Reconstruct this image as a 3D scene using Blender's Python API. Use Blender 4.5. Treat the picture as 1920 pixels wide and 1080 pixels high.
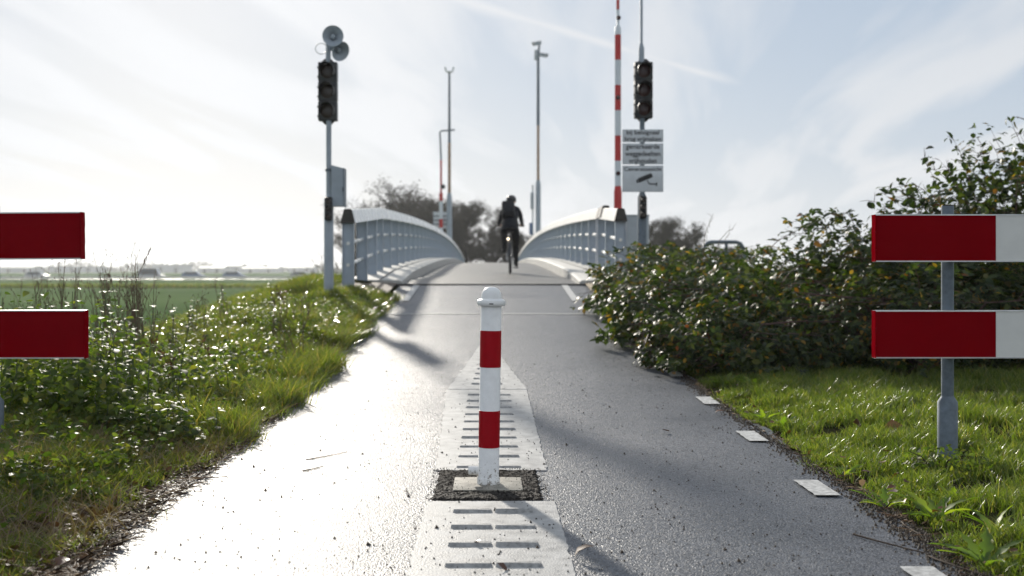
import bpy, bmesh, math, random
import numpy as np
from mathutils import Vector, Matrix, Quaternion

random.seed(7)
rng = np.random.default_rng(11)
for o in list(bpy.data.objects):
    bpy.data.objects.remove(o)
scene = bpy.context.scene
COL = scene.collection
R = math.radians

# ------------------------------------------------------------------ camera, sky, sun, exposure
CAMZ = 0.96
FPX = 2133.0
VPX, VPY = 920.0, 505.0
cam_d = bpy.data.cameras.new('camera')
cam_d.sensor_width = 36.0
cam_d.lens = FPX / 1920.0 * 36.0
cam_d.shift_x = (960.0 - VPX) / 1920.0
cam_d.shift_y = -(540.0 - VPY) / 1920.0
cam_d.clip_start = 0.05
cam_d.clip_end = 12000
cam_d.dof.use_dof = True
cam_d.dof.focus_distance = 5.15
cam_d.dof.aperture_fstop = 2.8
cam = bpy.data.objects.new('camera', cam_d)
COL.objects.link(cam)
cam.location = (0, 0, CAMZ)
cam.rotation_euler = (R(90), 0, 0)
scene.camera = cam

SUN_AZ, SUN_EL = 16.0, 20.0          # degrees left of the view axis, above the horizon
sun_dir = Vector((-math.sin(R(SUN_AZ)) * math.cos(R(SUN_EL)), math.cos(R(SUN_AZ)) * math.cos(R(SUN_EL)), math.sin(R(SUN_EL))))
sd = bpy.data.lights.new('sun', 'SUN')
sd.energy = 3.9
sd.angle = R(2.2)
sd.color = (1.0, 0.93, 0.82)
so = bpy.data.objects.new('sun', sd)
COL.objects.link(so)
so.rotation_euler = sun_dir.to_track_quat('Z', 'Y').to_euler()

world = bpy.data.worlds.new('World')
scene.world = world
world.use_nodes = True
SKY_STRENGTH = 0.058


def build_world():
    nt = world.node_tree
    N, L = nt.nodes, nt.links
    N.clear()
    out = N.new('ShaderNodeOutputWorld')
    bg = N.new('ShaderNodeBackground')
    bg.inputs['Strength'].default_value = SKY_STRENGTH
    L.new(bg.outputs[0], out.inputs['Surface'])
    sky = N.new('ShaderNodeTexSky')
    sky.sky_type = 'NISHITA'
    sky.sun_disc = False
    sky.sun_elevation = R(SUN_EL)
    sky.sun_rotation = R(-SUN_AZ)
    sky.air_density = 1.0
    sky.dust_density = 1.0
    sky.ozone_density = 1.2
    tc = N.new('ShaderNodeTexCoord')
    sep = N.new('ShaderNodeSeparateXYZ')
    L.new(tc.outputs['Generated'], sep.inputs[0])

    def m(op, a, b=None, c=None, clamp=False):
        n = N.new('ShaderNodeMath')
        n.operation = op
        n.use_clamp = clamp
        for i, v in enumerate((a, b, c)):
            if v is None:
                continue
            if isinstance(v, (int, float)):
                n.inputs[i].default_value = v
            else:
                L.new(v, n.inputs[i])
        return n.outputs[0]
    OFF = 0.07
    zz = m('ADD', m('MAXIMUM', sep.outputs[2], 0.0), OFF)
    px = m('DIVIDE', sep.outputs[0], zz)
    py = m('DIVIDE', sep.outputs[1], zz)
    # cirrus: streaks running away from the viewer
    a = R(14)
    u = m('ADD', m('MULTIPLY', px, math.cos(a)), m('MULTIPLY', py, -math.sin(a) * 0.55))
    v = m('ADD', m('MULTIPLY', px, math.sin(a)), m('MULTIPLY', py, math.cos(a)))
    cmb = N.new('ShaderNodeCombineXYZ')
    L.new(m('MULTIPLY', u, 1.9), cmb.inputs[0])
    L.new(m('MULTIPLY', v, 0.30), cmb.inputs[1])
    nz = N.new('ShaderNodeTexNoise')
    nz.inputs['Scale'].default_value = 1.15
    nz.inputs['Detail'].default_value = 7
    nz.inputs['Roughness'].default_value = 0.5
    nz.inputs['Distortion'].default_value = 0.5
    L.new(cmb.outputs[0], nz.inputs['Vector'])
    cl = N.new('ShaderNodeMapRange')
    cl.interpolation_type = 'SMOOTHSTEP'
    cl.inputs[1].default_value = 0.35
    cl.inputs[2].default_value = 0.62
    L.new(nz.outputs['Fac'], cl.inputs[0])
    nz2 = N.new('ShaderNodeTexNoise')
    nz2.inputs['Scale'].default_value = 0.4
    nz2.inputs['Detail'].default_value = 3
    L.new(cmb.outputs[0], nz2.inputs['Vector'])
    cloud = m('MULTIPLY', cl.outputs[0], m('ADD', m('MULTIPLY', nz2.outputs['Fac'], 0.8), 0.42))
    # contrail: a straight line in the cloud plane
    def plane(pxl, pyl):
        d = Vector(((pxl - VPX) / FPX, 1, (VPY - pyl) / FPX)).normalized()
        return Vector((d.x / (d.z + OFF), d.y / (d.z + OFF)))
    p1, p2 = plane(850, -4), plane(1365, 152)
    t = (p2 - p1).normalized()
    n_ = Vector((-t.y, t.x))
    dist = m('ABSOLUTE', m('ADD', m('ADD', m('MULTIPLY', px, n_.x), m('MULTIPLY', py, n_.y)), -p1.dot(n_)))
    along = m('ADD', m('ADD', m('MULTIPLY', px, t.x), m('MULTIPLY', py, t.y)), -p1.dot(t))
    Ln = (p2 - p1).length
    dist = m('ADD', dist, m('MULTIPLY', m('SUBTRACT', nz.outputs['Fac'], 0.5), 0.06))
    wid = m('ADD', 0.095, m('MULTIPLY', along, -0.008))
    prof = m('SUBTRACT', 1.0, m('DIVIDE', dist, m('MAXIMUM', wid, 0.012)), clamp=True)
    endf = N.new('ShaderNodeMapRange')
    endf.inputs[1].default_value = Ln * 1.12
    endf.inputs[2].default_value = Ln * 0.88
    L.new(along, endf.inputs[0])
    trail = m('MULTIPLY', m('MULTIPLY', prof, endf.outputs[0]), 0.9)
    cloud = m('MAXIMUM', cloud, trail, clamp=True)
    # thick haze towards the horizon
    hz = m('POWER', m('SUBTRACT', 1.0, m('ABSOLUTE', sep.outputs[2]), clamp=True), 9.0)
    hz = m('MULTIPLY', hz, 0.85)
    cloud = m('MAXIMUM', cloud, hz, clamp=True)
    lum = N.new('ShaderNodeRGBToBW')
    L.new(sky.outputs[0], lum.inputs[0])
    cc = N.new('ShaderNodeCombineColor')
    for i_, cst in enumerate((9.9, 10.1, 10.4)):     # thin high cloud: part forward-scattered glow, part even veil
        L.new(m('ADD', m('MULTIPLY', lum.outputs[0], 0.11), cst), cc.inputs[i_])
    mix = N.new('ShaderNodeMix')
    mix.data_type = 'RGBA'
    L.new(cloud, mix.inputs[0])
    hzc = N.new('ShaderNodeMix')
    hzc.data_type = 'RGBA'
    hzc.blend_type = 'ADD'
    hzc.inputs[0].default_value = 1.0
    hzc.inputs[7].default_value = (5.1, 6.2, 7.7, 1)
    dim = N.new('ShaderNodeMix')
    dim.data_type = 'RGBA'
    dim.blend_type = 'MULTIPLY'
    dim.inputs[0].default_value = 1.0
    dim.inputs[7].default_value = (0.21, 0.21, 0.21, 1)
    L.new(sky.outputs[0], dim.inputs[6])
    L.new(dim.outputs[2], hzc.inputs[6])
    L.new(hzc.outputs[2], mix.inputs[6])
    L.new(cc.outputs[0], mix.inputs[7])
    L.new(mix.outputs[2], bg.inputs['Color'])


build_world()
scene.view_settings.view_transform = 'Standard'
scene.view_settings.look = 'None'
scene.view_settings.exposure = 0.36
scene.view_settings.gamma = 1.0
scene.view_settings.use_curve_mapping = False
scene.cycles.volume_bounces = 1
scene.cycles.max_bounces = 8
scene.cycles.transparent_max_bounces = 8
scene.cycles.use_denoising = True


# ------------------------------------------------------------------ helpers
class MB:
    def __init__(self):
        self.v, self.f, self.mi = [], [], []

    def add(self, vs, fs, mi=0):
        n = len(self.v)
        self.v += [tuple(p) for p in vs]
        self.f += [tuple(i + n for i in f) for f in fs]
        self.mi += [mi] * len(fs)
        return self

    def box(self, x0, x1, y0, y1, z0, z1, mi=0):
        vs = [(x0, y0, z0), (x1, y0, z0), (x1, y1, z0), (x0, y1, z0), (x0, y0, z1), (x1, y0, z1), (x1, y1, z1), (x0, y1, z1)]
        fs = [(3, 2, 1, 0), (4, 5, 6, 7), (0, 1, 5, 4), (1, 2, 6, 5), (2, 3, 7, 6), (3, 0, 4, 7)]
        return self.add(vs, fs, mi)

    def rbox(self, x0, x1, y0, y1, z0, z1, r=0.01, mi=0):
        bm = bmesh.new()
        mbx = MB().box(x0, x1, y0, y1, z0, z1)
        bv = [bm.verts.new(p) for p in mbx.v]
        for f in mbx.f:
            bm.faces.new([bv[i] for i in f])
        bmesh.ops.bevel(bm, geom=list(bm.edges), offset=r, segments=2, profile=0.6, affect='EDGES')
        bm.verts.index_update()
        self.add([v.co[:] for v in bm.verts], [[v.index for v in f.verts] for f in bm.faces], mi)
        bm.free()
        return self

    def tube(self, pts, radii, n=8, caps=True, mi=0):
        pts = [Vector(p) for p in pts]
        if not hasattr(radii, '__len__'):
            radii = [radii] * len(pts)
        vs, fs = [], []
        ref = None
        for i, p in enumerate(pts):
            a = pts[max(0, i - 1)]
            b = pts[min(len(pts) - 1, i + 1)]
            d = (b - a)
            d = d.normalized() if d.length > 1e-9 else Vector((0, 0, 1))
            if ref is None:
                ref = Vector((1, 0, 0)) if abs(d.x) < 0.8 else Vector((0, 1, 0))
            s = d.cross(ref).normalized()
            ref = s.cross(d).normalized()
            for k in range(n):
                an = 2 * math.pi * k / n
                vs.append(p + (ref * math.cos(an) + s * math.sin(an)) * radii[i])
        for i in range(len(pts) - 1):
            for k in range(n):
                k2 = (k + 1) % n
                fs.append((i * n + k, i * n + k2, (i + 1) * n + k2, (i + 1) * n + k))
        if caps:
            fs.append(tuple(range(n))[::-1])
            fs.append(tuple((len(pts) - 1) * n + k for k in range(n)))
        return self.add(vs, fs, mi)

    def lathe(self, prof, n=24, c=(0, 0, 0), axis='Z', mi=0):
        vs, fs = [], []
        for r, z in prof:
            for k in range(n):
                an = 2 * math.pi * k / n
                a, b = r * math.cos(an), r * math.sin(an)
                p = (a, b, z) if axis == 'Z' else ((z, a, b) if axis == 'X' else (a, z, b))
                vs.append((p[0] + c[0], p[1] + c[1], p[2] + c[2]))
        for i in range(len(prof) - 1):
            for k in range(n):
                k2 = (k + 1) % n
                q = (i * n + k, i * n + k2, (i + 1) * n + k2, (i + 1) * n + k)
                fs.append(q if axis != 'Y' else q[::-1])
        fs.append(tuple(range(n))[::-1])
        fs.append(tuple((len(prof) - 1) * n + k for k in range(n)))
        return self.add(vs, fs, mi)

    def torus(self, c, R0, r, axis='X', n=32, m=8, mi=0):
        vs, fs = [], []
        for i in range(n):
            a = 2 * math.pi * i / n
            for j in range(m):
                b = 2 * math.pi * j / m
                rr = R0 + r * math.cos(b)
                h = r * math.sin(b)
                p = (h, rr * math.cos(a), rr * math.sin(a)) if axis == 'X' else ((rr * math.cos(a), h, rr * math.sin(a)) if axis == 'Y' else (rr * math.cos(a), rr * math.sin(a), h))
                vs.append((p[0] + c[0], p[1] + c[1], p[2] + c[2]))
        for i in range(n):
            for j in range(m):
                fs.append((i * m + j, ((i + 1) % n) * m + j, ((i + 1) % n) * m + (j + 1) % m, i * m + (j + 1) % m))
        return self.add(vs, fs, mi)

    def sweep(self, sections, caps=True, mi=0):
        n = len(sections[0])
        vs = [p for s in sections for p in s]
        fs = []
        for i in range(len(sections) - 1):
            for k in range(n):
                k2 = (k + 1) % n
                fs.append((i * n + k, i * n + k2, (i + 1) * n + k2, (i + 1) * n + k))
        if caps:
            fs.append(tuple(range(n))[::-1])
            fs.append(tuple((len(sections) - 1) * n + k for k in range(n)))
        return self.add(vs, fs, mi)

    def sheet(self, rows, mi=0):
        m = len(rows[0])
        vs = [p for r in rows for p in r]
        fs = [(i * m + j, i * m + j + 1, (i + 1) * m + j + 1, (i + 1) * m + j) for i in range(len(rows) - 1) for j in range(m - 1)]
        return self.add(vs, fs, mi)

    def mesh(self, name, mats, smooth=35):
        me = bpy.data.meshes.new(name)
        me.from_pydata(self.v, [], self.f)
        for mt in (mats if isinstance(mats, (list, tuple)) else [mats]):
            me.materials.append(mt)
        if any(self.mi):
            me.polygons.foreach_set('material_index', self.mi)
        bm = bmesh.new()
        bm.from_mesh(me)
        bmesh.ops.recalc_face_normals(bm, faces=bm.faces)
        bm.to_mesh(me)
        bm.free()
        if smooth:
            me.polygons.foreach_set('use_smooth', [True] * len(me.polygons))
            me.set_sharp_from_angle(angle=R(smooth))
        me.update()
        return me

    def build(self, name, mats, parent=None, smooth=35, loc=None):
        return link(name, self.mesh(name, mats, smooth), parent, loc)


def link(name, data, parent=None, loc=None):
    o = bpy.data.objects.new(name, data)
    COL.objects.link(o)
    if parent is not None:
        o.parent = parent
    if loc is not None:
        o.location = loc
    return o


def np_mesh(name, verts, faces_list, mat, smooth=False, mat_idx=None):
    """faces_list: list of (K, n) int arrays"""
    me = bpy.data.meshes.new(name)
    me.vertices.add(len(verts))
    me.vertices.foreach_set('co', np.ascontiguousarray(verts, dtype=np.float32).ravel())
    tot = sum(f.size for f in faces_list)
    npol = sum(len(f) for f in faces_list)
    me.loops.add(tot)
    me.polygons.add(npol)
    li = np.concatenate([f.ravel() for f in faces_list]).astype(np.int32)
    cnt = np.concatenate([np.full(len(f), f.shape[1]) for f in faces_list])
    st = np.concatenate([[0], np.cumsum(cnt)[:-1]]).astype(np.int32)
    me.loops.foreach_set('vertex_index', li)
    me.polygons.foreach_set('loop_start', st)
    for mt in (mat if isinstance(mat, (list, tuple)) else [mat]):
        me.materials.append(mt)
    if mat_idx is not None:
        me.polygons.foreach_set('material_index', mat_idx.astype(np.int32))
    if smooth:
        me.polygons.foreach_set('use_smooth', np.ones(npol, dtype=bool))
    me.update(calc_edges=True)
    me.validate()
    return me


def tag(o, label, cat=None, group=None, kind=None):
    o['label'] = label
    if cat:
        o['category'] = cat
    if group:
        o['group'] = group
    if kind:
        o['kind'] = kind
    return o


def thing(name, label, cat, loc=(0, 0, 0), rz=0.0, group=None):
    o = bpy.data.objects.new(name, None)
    COL.objects.link(o)
    o.location = loc
    o.rotation_euler = (0, 0, rz)
    return tag(o, label, cat, group)


def copy_tree(o, parent=None):
    c = o.copy()
    COL.objects.link(c)
    c.parent = parent
    for ch in list(o.children):
        copy_tree(ch, c)
    return c


def sm(t):
    t = max(0.0, min(1.0, t))
    return t * t * (3 - 2 * t)


# ------------------------------------------------------------------ materials
def mat(name, col, rough=0.5, metal=0.0, spec=0.5, var=0.0, vscale=6.0, bump=0.0, bscale=60.0, col2=None, emit=None, coat=0.0, rvar=0.0, detail=4.0):
    m_ = bpy.data.materials.new(name)
    m_.use_nodes = True
    nt = m_.node_tree
    N, L = nt.nodes, nt.links
    b = N['Principled BSDF']
    b.inputs['Base Color'].default_value = (*col, 1)
    b.inputs['Roughness'].default_value = rough
    b.inputs['Metallic'].default_value = metal
    b.inputs['Specular IOR Level'].default_value = spec
    b.inputs['Coat Weight'].default_value = coat
    if emit:
        b.inputs['Emission Color'].default_value = (*emit[0], 1)
        b.inputs['Emission Strength'].default_value = emit[1]
    if var or bump or rvar or col2:
        tc = N.new('ShaderNodeTexCoord')
    if var or col2 or rvar:
        nz = N.new('ShaderNodeTexNoise')
        nz.inputs['Scale'].default_value = vscale
        nz.inputs['Detail'].default_value = detail
        nz.inputs['Roughness'].default_value = 0.6
        L.new(tc.outputs['Object'], nz.inputs['Vector'])
    if var or col2:
        rp = N.new('ShaderNodeValToRGB')
        rp.color_ramp.elements[0].position = 0.32
        rp.color_ramp.elements[1].position = 0.68
        lo = [c * (1 - var) for c in col]
        hi = list(col2) if col2 else [min(1, c * (1 + var)) for c in col]
        rp.color_ramp.elements[0].color = (*lo, 1)
        rp.color_ramp.elements[1].color = (*hi, 1)
        L.new(nz.outputs['Fac'], rp.inputs[0])
        L.new(rp.outputs[0], b.inputs['Base Color'])
    if rvar:
        mr = N.new('ShaderNodeMapRange')
        mr.inputs[1].default_value = 0.3
        mr.inputs[2].default_value = 0.7
        mr.inputs[3].default_value = max(0.02, rough - rvar)
        mr.inputs[4].default_value = min(1, rough + rvar)
        L.new(nz.outputs['Fac'], mr.inputs[0])
        L.new(mr.outputs[0], b.inputs['Roughness'])
    if bump:
        n2 = N.new('ShaderNodeTexNoise')
        n2.inputs['Scale'].default_value = bscale
        n2.inputs['Detail'].default_value = 3
        L.new(tc.outputs['Object'], n2.inputs['Vector'])
        bp = N.new('ShaderNodeBump')
        bp.inputs['Strength'].default_value = 1.0
        bp.inputs['Distance'].default_value = bump
        L.new(n2.outputs['Fac'], bp.inputs['Height'])
        L.new(bp.outputs[0], b.inputs['Normal'])
    return m_


def leaf_mat(name, cols, rough=0.35, trans=0.35, spec=0.5, tint=1.6):
    """cols: list of (pos, rgb) picked at random for each leaf"""
    m_ = bpy.data.materials.new(name)
    m_.use_nodes = True
    nt = m_.node_tree
    N, L = nt.nodes, nt.links
    b = N['Principled BSDF']
    out = N['Material Output']
    oi = N.new('ShaderNodeObjectInfo')
    ge = N.new('ShaderNodeNewGeometry')
    ad = N.new('ShaderNodeMath')
    ad.operation = 'ADD'
    L.new(oi.outputs['Random'], ad.inputs[0])
    L.new(ge.outputs['Random Per Island'], ad.inputs[1])
    fr = N.new('ShaderNodeMath')
    fr.operation = 'FRACT'
    L.new(ad.outputs[0], fr.inputs[0])
    rp = N.new('ShaderNodeValToRGB')
    el = rp.color_ramp.elements
    while len(el) < len(cols):
        el.new(0.5)
    for e, (p, c) in zip(el, cols):
        e.position = p
        e.color = (*c, 1)
    L.new(fr.outputs[0], rp.inputs[0])
    L.new(rp.outputs[0], b.inputs['Base Color'])
    b.inputs['Roughness'].default_value = rough
    b.inputs['Specular IOR Level'].default_value = spec
    if trans > 0:
        tr = N.new('ShaderNodeBsdfTranslucent')
        mu = N.new('ShaderNodeMix')
        mu.data_type = 'RGBA'
        mu.blend_type = 'MULTIPLY'
        mu.inputs[0].default_value = 1.0
        mu.inputs[7].default_value = (1.5 * tint, 1.7 * tint, 0.5 * tint, 1)
        L.new(rp.outputs[0], mu.inputs[6])
        L.new(mu.outputs[2], tr.inputs['Color'])
        mx = N.new('ShaderNodeMixShader')
        mx.inputs[0].default_value = trans
        L.new(b.outputs[0], mx.inputs[1])
        L.new(tr.outputs[0], mx.inputs[2])
        L.new(mx.outputs[0], out.inputs['Surface'])
    return m_


def asphalt_mat(name, base, rlo, rhi, dist, scale=140.0, spec=0.5, tilt=0.34):
    m_ = bpy.data.materials.new(name)
    m_.use_nodes = True
    nt = m_.node_tree
    N, L = nt.nodes, nt.links
    b = N['Principled BSDF']
    b.inputs['Specular IOR Level'].default_value = spec
    tc = N.new('ShaderNodeTexCoord')
    vo = N.new('ShaderNodeTexVoronoi')
    vo.inputs['Scale'].default_value = scale
    vo.inputs['Randomness'].default_value = 1.0
    L.new(tc.outputs['Object'], vo.inputs['Vector'])
    n1 = N.new('ShaderNodeTexNoise')
    n1.inputs['Scale'].default_value = scale * 0.45
    n1.inputs['Detail'].default_value = 3
    L.new(tc.outputs['Object'], n1.inputs['Vector'])
    n2 = N.new('ShaderNodeTexNoise')
    n2.inputs['Scale'].default_value = 0.9
    n2.inputs['Detail'].default_value = 5
    n2.inputs['Roughness'].default_value = 0.62
    L.new(tc.outputs['Object'], n2.inputs['Vector'])
    # stone to stone colour
    rp = N.new('ShaderNodeValToRGB')
    rp.color_ramp.elements[0].position = 0.0
    rp.color_ramp.elements[1].position = 1.0
    rp.color_ramp.elements[0].color = (*[c * 0.45 for c in base], 1)
    rp.color_ramp.elements[1].color = (*[c * 1.7 for c in base], 1)
    L.new(vo.outputs['Color'], rp.inputs[0])
    mx = N.new('ShaderNodeMix')
    mx.data_type = 'RGBA'
    mx.blend_type = 'MULTIPLY'
    mx.inputs[0].default_value = 0.6
    r2 = N.new('ShaderNodeValToRGB')
    r2.color_ramp.elements[0].position = 0.3
    r2.color_ramp.elements[1].position = 0.7
    r2.color_ramp.elements[0].color = (0.6, 0.6, 0.6, 1)
    r2.color_ramp.elements[1].color = (1.25, 1.22, 1.18, 1)
    L.new(n2.outputs['Fac'], r2.inputs[0])
    L.new(rp.outputs[0], mx.inputs[6])
    L.new(r2.outputs[0], mx.inputs[7])
    L.new(mx.outputs[2], b.inputs['Base Color'])
    mr = N.new('ShaderNodeMapRange')
    mr.inputs[1].default_value = 0.3
    mr.inputs[2].default_value = 0.7
    mr.inputs[3].default_value = rlo
    mr.inputs[4].default_value = rhi
    L.new(n2.outputs['Fac'], mr.inputs[0])
    L.new(mr.outputs[0], b.inputs['Roughness'])
    gp_ = N.new('ShaderNodeMapRange')
    gp_.inputs[1].default_value = 0.25
    gp_.inputs[2].default_value = 0.62
    gp_.inputs[3].default_value = spec
    gp_.inputs[4].default_value = spec * 0.25
    L.new(vo.outputs['Distance'], gp_.inputs[0])
    L.new(gp_.outputs[0], b.inputs['Specular IOR Level'])
    sub = N.new('ShaderNodeMath')
    sub.operation = 'SUBTRACT'
    L.new(n1.outputs['Fac'], sub.inputs[0])
    L.new(vo.outputs['Distance'], sub.inputs[1])
    bp = N.new('ShaderNodeBump')
    bp.inputs['Strength'].default_value = 1.0
    bp.inputs['Distance'].default_value = dist
    L.new(sub.outputs[0], bp.inputs['Height'])
    # every stone of the surfacing lies at its own small angle
    vs_ = N.new('ShaderNodeVectorMath')
    vs_.operation = 'MULTIPLY_ADD'
    vs_.inputs[1].default_value = (tilt, tilt, 0)
    vs_.inputs[2].default_value = (-tilt / 2, -tilt / 2, 0)
    L.new(vo.outputs['Color'], vs_.inputs[0])
    va = N.new('ShaderNodeVectorMath')
    L.new(bp.outputs[0], va.inputs[0])
    L.new(vs_.outputs[0], va.inputs[1])
    vn = N.new('ShaderNodeVectorMath')
    vn.operation = 'NORMALIZE'
    L.new(va.outputs[0], vn.inputs[0])
    L.new(vn.outputs[0], b.inputs['Normal'])
    return m_


M = {}
M['asphalt'] = asphalt_mat('wet_asphalt', (0.084, 0.092, 0.108), 0.37, 0.50, 0.003, spec=0.58, tilt=0.24)
M['deck'] = asphalt_mat('deck_surfacing', (0.12, 0.118, 0.112), 0.40, 0.52, 0.003, 120, tilt=0.2)
M['patch'] = asphalt_mat('crumbled_asphalt', (0.030, 0.027, 0.024), 0.7, 0.9, 0.006, 90, 0.2)
M['plate'] = mat('white_thermoplastic', (0.31, 0.31, 0.305), 0.55, var=0.36, vscale=13, bump=0.0022, bscale=150, rvar=0.1, detail=10)
M['rib'] = mat('worn_rib', (0.27, 0.27, 0.265), 0.6, var=0.35, vscale=60, bump=0.001, bscale=200)
M['line'] = mat('road_paint', (0.43, 0.43, 0.42), 0.6, var=0.4, vscale=40, bump=0.0012, bscale=200, detail=8)
M['concrete'] = mat('weathered_concrete', (0.24, 0.225, 0.19), 0.75, var=0.45, vscale=17, bump=0.002, bscale=120, detail=8)
M['kerb'] = mat('pale_kerb', (0.46, 0.45, 0.42), 0.55, var=0.15, vscale=5, bump=0.002, bscale=90)
M['white_paint'] = mat('white_paint', (0.76, 0.77, 0.76), 0.34, var=0.05, vscale=20, coat=0.15)
M['bollard_white'] = mat('bollard_white', (0.88, 0.88, 0.86), 0.32, var=0.06, vscale=24, bump=0.0004, bscale=140)
def scuffed_white(name, base, dirt, top):
    m_ = mat(name, base, 0.34, var=0.06, vscale=24, bump=0.0005, bscale=120)
    nt = m_.node_tree
    N, L = nt.nodes, nt.links
    b = N['Principled BSDF']
    src = b.inputs['Base Color'].links[0].from_socket
    tc = N.new('ShaderNodeTexCoord')
    sp = N.new('ShaderNodeSeparateXYZ')
    L.new(tc.outputs['Object'], sp.inputs[0])
    nz = N.new('ShaderNodeTexNoise')
    nz.inputs['Scale'].default_value = 70
    nz.inputs['Detail'].default_value = 8
    nz.inputs['Roughness'].default_value = 0.7
    L.new(tc.outputs['Object'], nz.inputs['Vector'])
    mr = N.new('ShaderNodeMapRange')      # mud splashes thin out upwards
    mr.inputs[1].default_value = 0.0
    mr.inputs[2].default_value = top
    mr.inputs[3].default_value = 0.12
    mr.inputs[4].default_value = -0.10
    L.new(sp.outputs[2], mr.inputs[0])
    ad = N.new('ShaderNodeMath')
    L.new(nz.outputs['Fac'], ad.inputs[0])
    L.new(mr.outputs[0], ad.inputs[1])
    rp = N.new('ShaderNodeMapRange')
    rp.inputs[1].default_value = 0.60
    rp.inputs[2].default_value = 0.70
    L.new(ad.outputs[0], rp.inputs[0])
    mx = N.new('ShaderNodeMix')
    mx.data_type = 'RGBA'
    L.new(rp.outputs[0], mx.inputs[0])
    L.new(src, mx.inputs[6])
    mx.inputs[7].default_value = (*dirt, 1)
    L.new(mx.outputs[2], b.inputs['Base Color'])
    return m_


M['bollard_white'] = scuffed_white('bollard_white', (0.82, 0.82, 0.81), (0.20, 0.17, 0.13), 0.22)
M['red_film'] = mat('red_reflective_film', (0.36, 0.003, 0.010), 0.42, var=0.08, vscale=30, spec=0.12)
M['red_board'] = mat('red_board_sheeting', (0.215, 0.002, 0.006), 0.7, var=0.08, vscale=5, spec=0.0, detail=8)
M['white_board'] = mat('white_board_sheeting', (0.72, 0.72, 0.70), 0.5, var=0.04, vscale=12, spec=0.3)
M['alu'] = mat('aluminium_edge', (0.60, 0.61, 0.62), 0.38, metal=0.9, var=0.12, vscale=30)
M['galv'] = mat('galvanised_steel', (0.12, 0.15, 0.18), 0.5, metal=0.25, var=0.22, vscale=28, bump=0.0004, bscale=90, detail=7)
M['steel_paint'] = mat('pale_grey_paint', (0.32, 0.37, 0.42), 0.42, var=0.10, vscale=6)
M['rail_white'] = mat('rail_cap_white', (0.78, 0.78, 0.75), 0.28, var=0.07, vscale=3.5, rvar=0.08)
M['rail_grey'] = mat('rail_cap_weathered', (0.60, 0.59, 0.56), 0.45, var=0.22, vscale=5, detail=8)
M['rail_post'] = mat('rail_post_paint', (0.34, 0.40, 0.47), 0.4, var=0.1, vscale=7)
M['black'] = mat('black_plastic', (0.012, 0.012, 0.013), 0.45)
M['black_cap'] = mat('black_end_cap', (0.03, 0.026, 0.022), 0.55, var=0.3, vscale=20)
M['dark'] = mat('dark_housing', (0.018, 0.022, 0.024), 0.42)
M['lens_red'] = mat('unlit_red_lens', (0.045, 0.010, 0.008), 0.25)
M['lens_dark'] = mat('unlit_dark_lens', (0.03, 0.018, 0.012), 0.25)
M['sign_white'] = mat('sign_white', (0.62, 0.65, 0.68), 0.45, var=0.07, vscale=10)
M['sign_edge'] = mat('sign_edge', (0.40, 0.42, 0.44), 0.5)
M['text'] = mat('black_print', (0.01, 0.01, 0.012), 0.5)
M['boom_red'] = mat('boom_red', (0.50, 0.02, 0.018), 0.4, var=0.08)
M['boom_white'] = mat('boom_white', (0.66, 0.70, 0.74), 0.4, var=0.05)
M['cabinet'] = mat('grey_cabinet', (0.38, 0.42, 0.45), 0.45, var=0.08, vscale=4)
M['rust'] = mat('rusty_pole', (0.34, 0.22, 0.14), 0.6, var=0.3, vscale=8)
M['cloth'] = mat('black_cloth', (0.006, 0.006, 0.008), 0.75, spec=0.12, var=0.3, vscale=12, bump=0.004, bscale=16)
M['cloth2'] = mat('navy_jacket', (0.006, 0.008, 0.013), 0.6, spec=0.12, var=0.3, vscale=8, bump=0.006, bscale=12)
M['skin'] = mat('skin', (0.45, 0.26, 0.19), 0.5)
M['bag'] = mat('dark_bag', (0.014, 0.016, 0.019), 0.6, spec=0.12, var=0.3, vscale=10, bump=0.004, bscale=20)
M['helmet'] = mat('helmet_shell', (0.012, 0.012, 0.014), 0.3)
M['rubber'] = mat('tyre_rubber', (0.014, 0.014, 0.014), 0.7)
M['frame'] = mat('bike_frame', (0.03, 0.032, 0.036), 0.3, metal=0.3)
M['chrome'] = mat('bike_metal', (0.5, 0.5, 0.5), 0.25, metal=1.0)
M['lamp'] = mat('lit_bike_lamp', (0.9, 0.8, 0.6), 0.3, emit=((1.0, 0.86, 0.66), 2.5))
M['soil'] = mat('soil', (0.035, 0.026, 0.018), 0.9, var=0.4, vscale=20, bump=0.01, bscale=60)
M['brick'] = mat('brick_paving', (0.10, 0.075, 0.055), 0.7, var=0.35, vscale=30, bump=0.003, bscale=40)
M['sand'] = mat('sandy_pad', (0.36, 0.28, 0.18), 0.8, var=0.2, vscale=12, bump=0.003, bscale=60)
M['water'] = mat('canal_water', (0.02, 0.03, 0.03), 0.08, bump=0.02, bscale=1.5)
M['bark'] = mat('bark', (0.04, 0.034, 0.028), 0.95, spec=0.1, var=0.3, vscale=3)
M['stem_brown'] = mat('dead_stem', (0.10, 0.065, 0.038), 0.75, var=0.35, vscale=12)
M['stem_green'] = mat('green_stem', (0.05, 0.075, 0.022), 0.6, var=0.3, vscale=12)
M['cane'] = mat('bramble_cane', (0.075, 0.032, 0.026), 0.6, var=0.35, vscale=9)
M['twig'] = mat('twig_bark', (0.06, 0.04, 0.027), 0.75, var=0.3, vscale=30)
M['wall_far'] = mat('pale_shed_wall', (0.42, 0.44, 0.47), 0.7, var=0.1)
M['roof_far'] = mat('grey_shed_roof', (0.20, 0.21, 0.23), 0.7)
M['glass'] = mat('dark_glass', (0.03, 0.04, 0.05), 0.12)
M['car_white_hazed'] = mat('car_white_hazed', (0.34, 0.36, 0.38), 0.25, coat=0.5)  # white car bodies greyed: fading by distant haze is put into the colour
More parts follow.
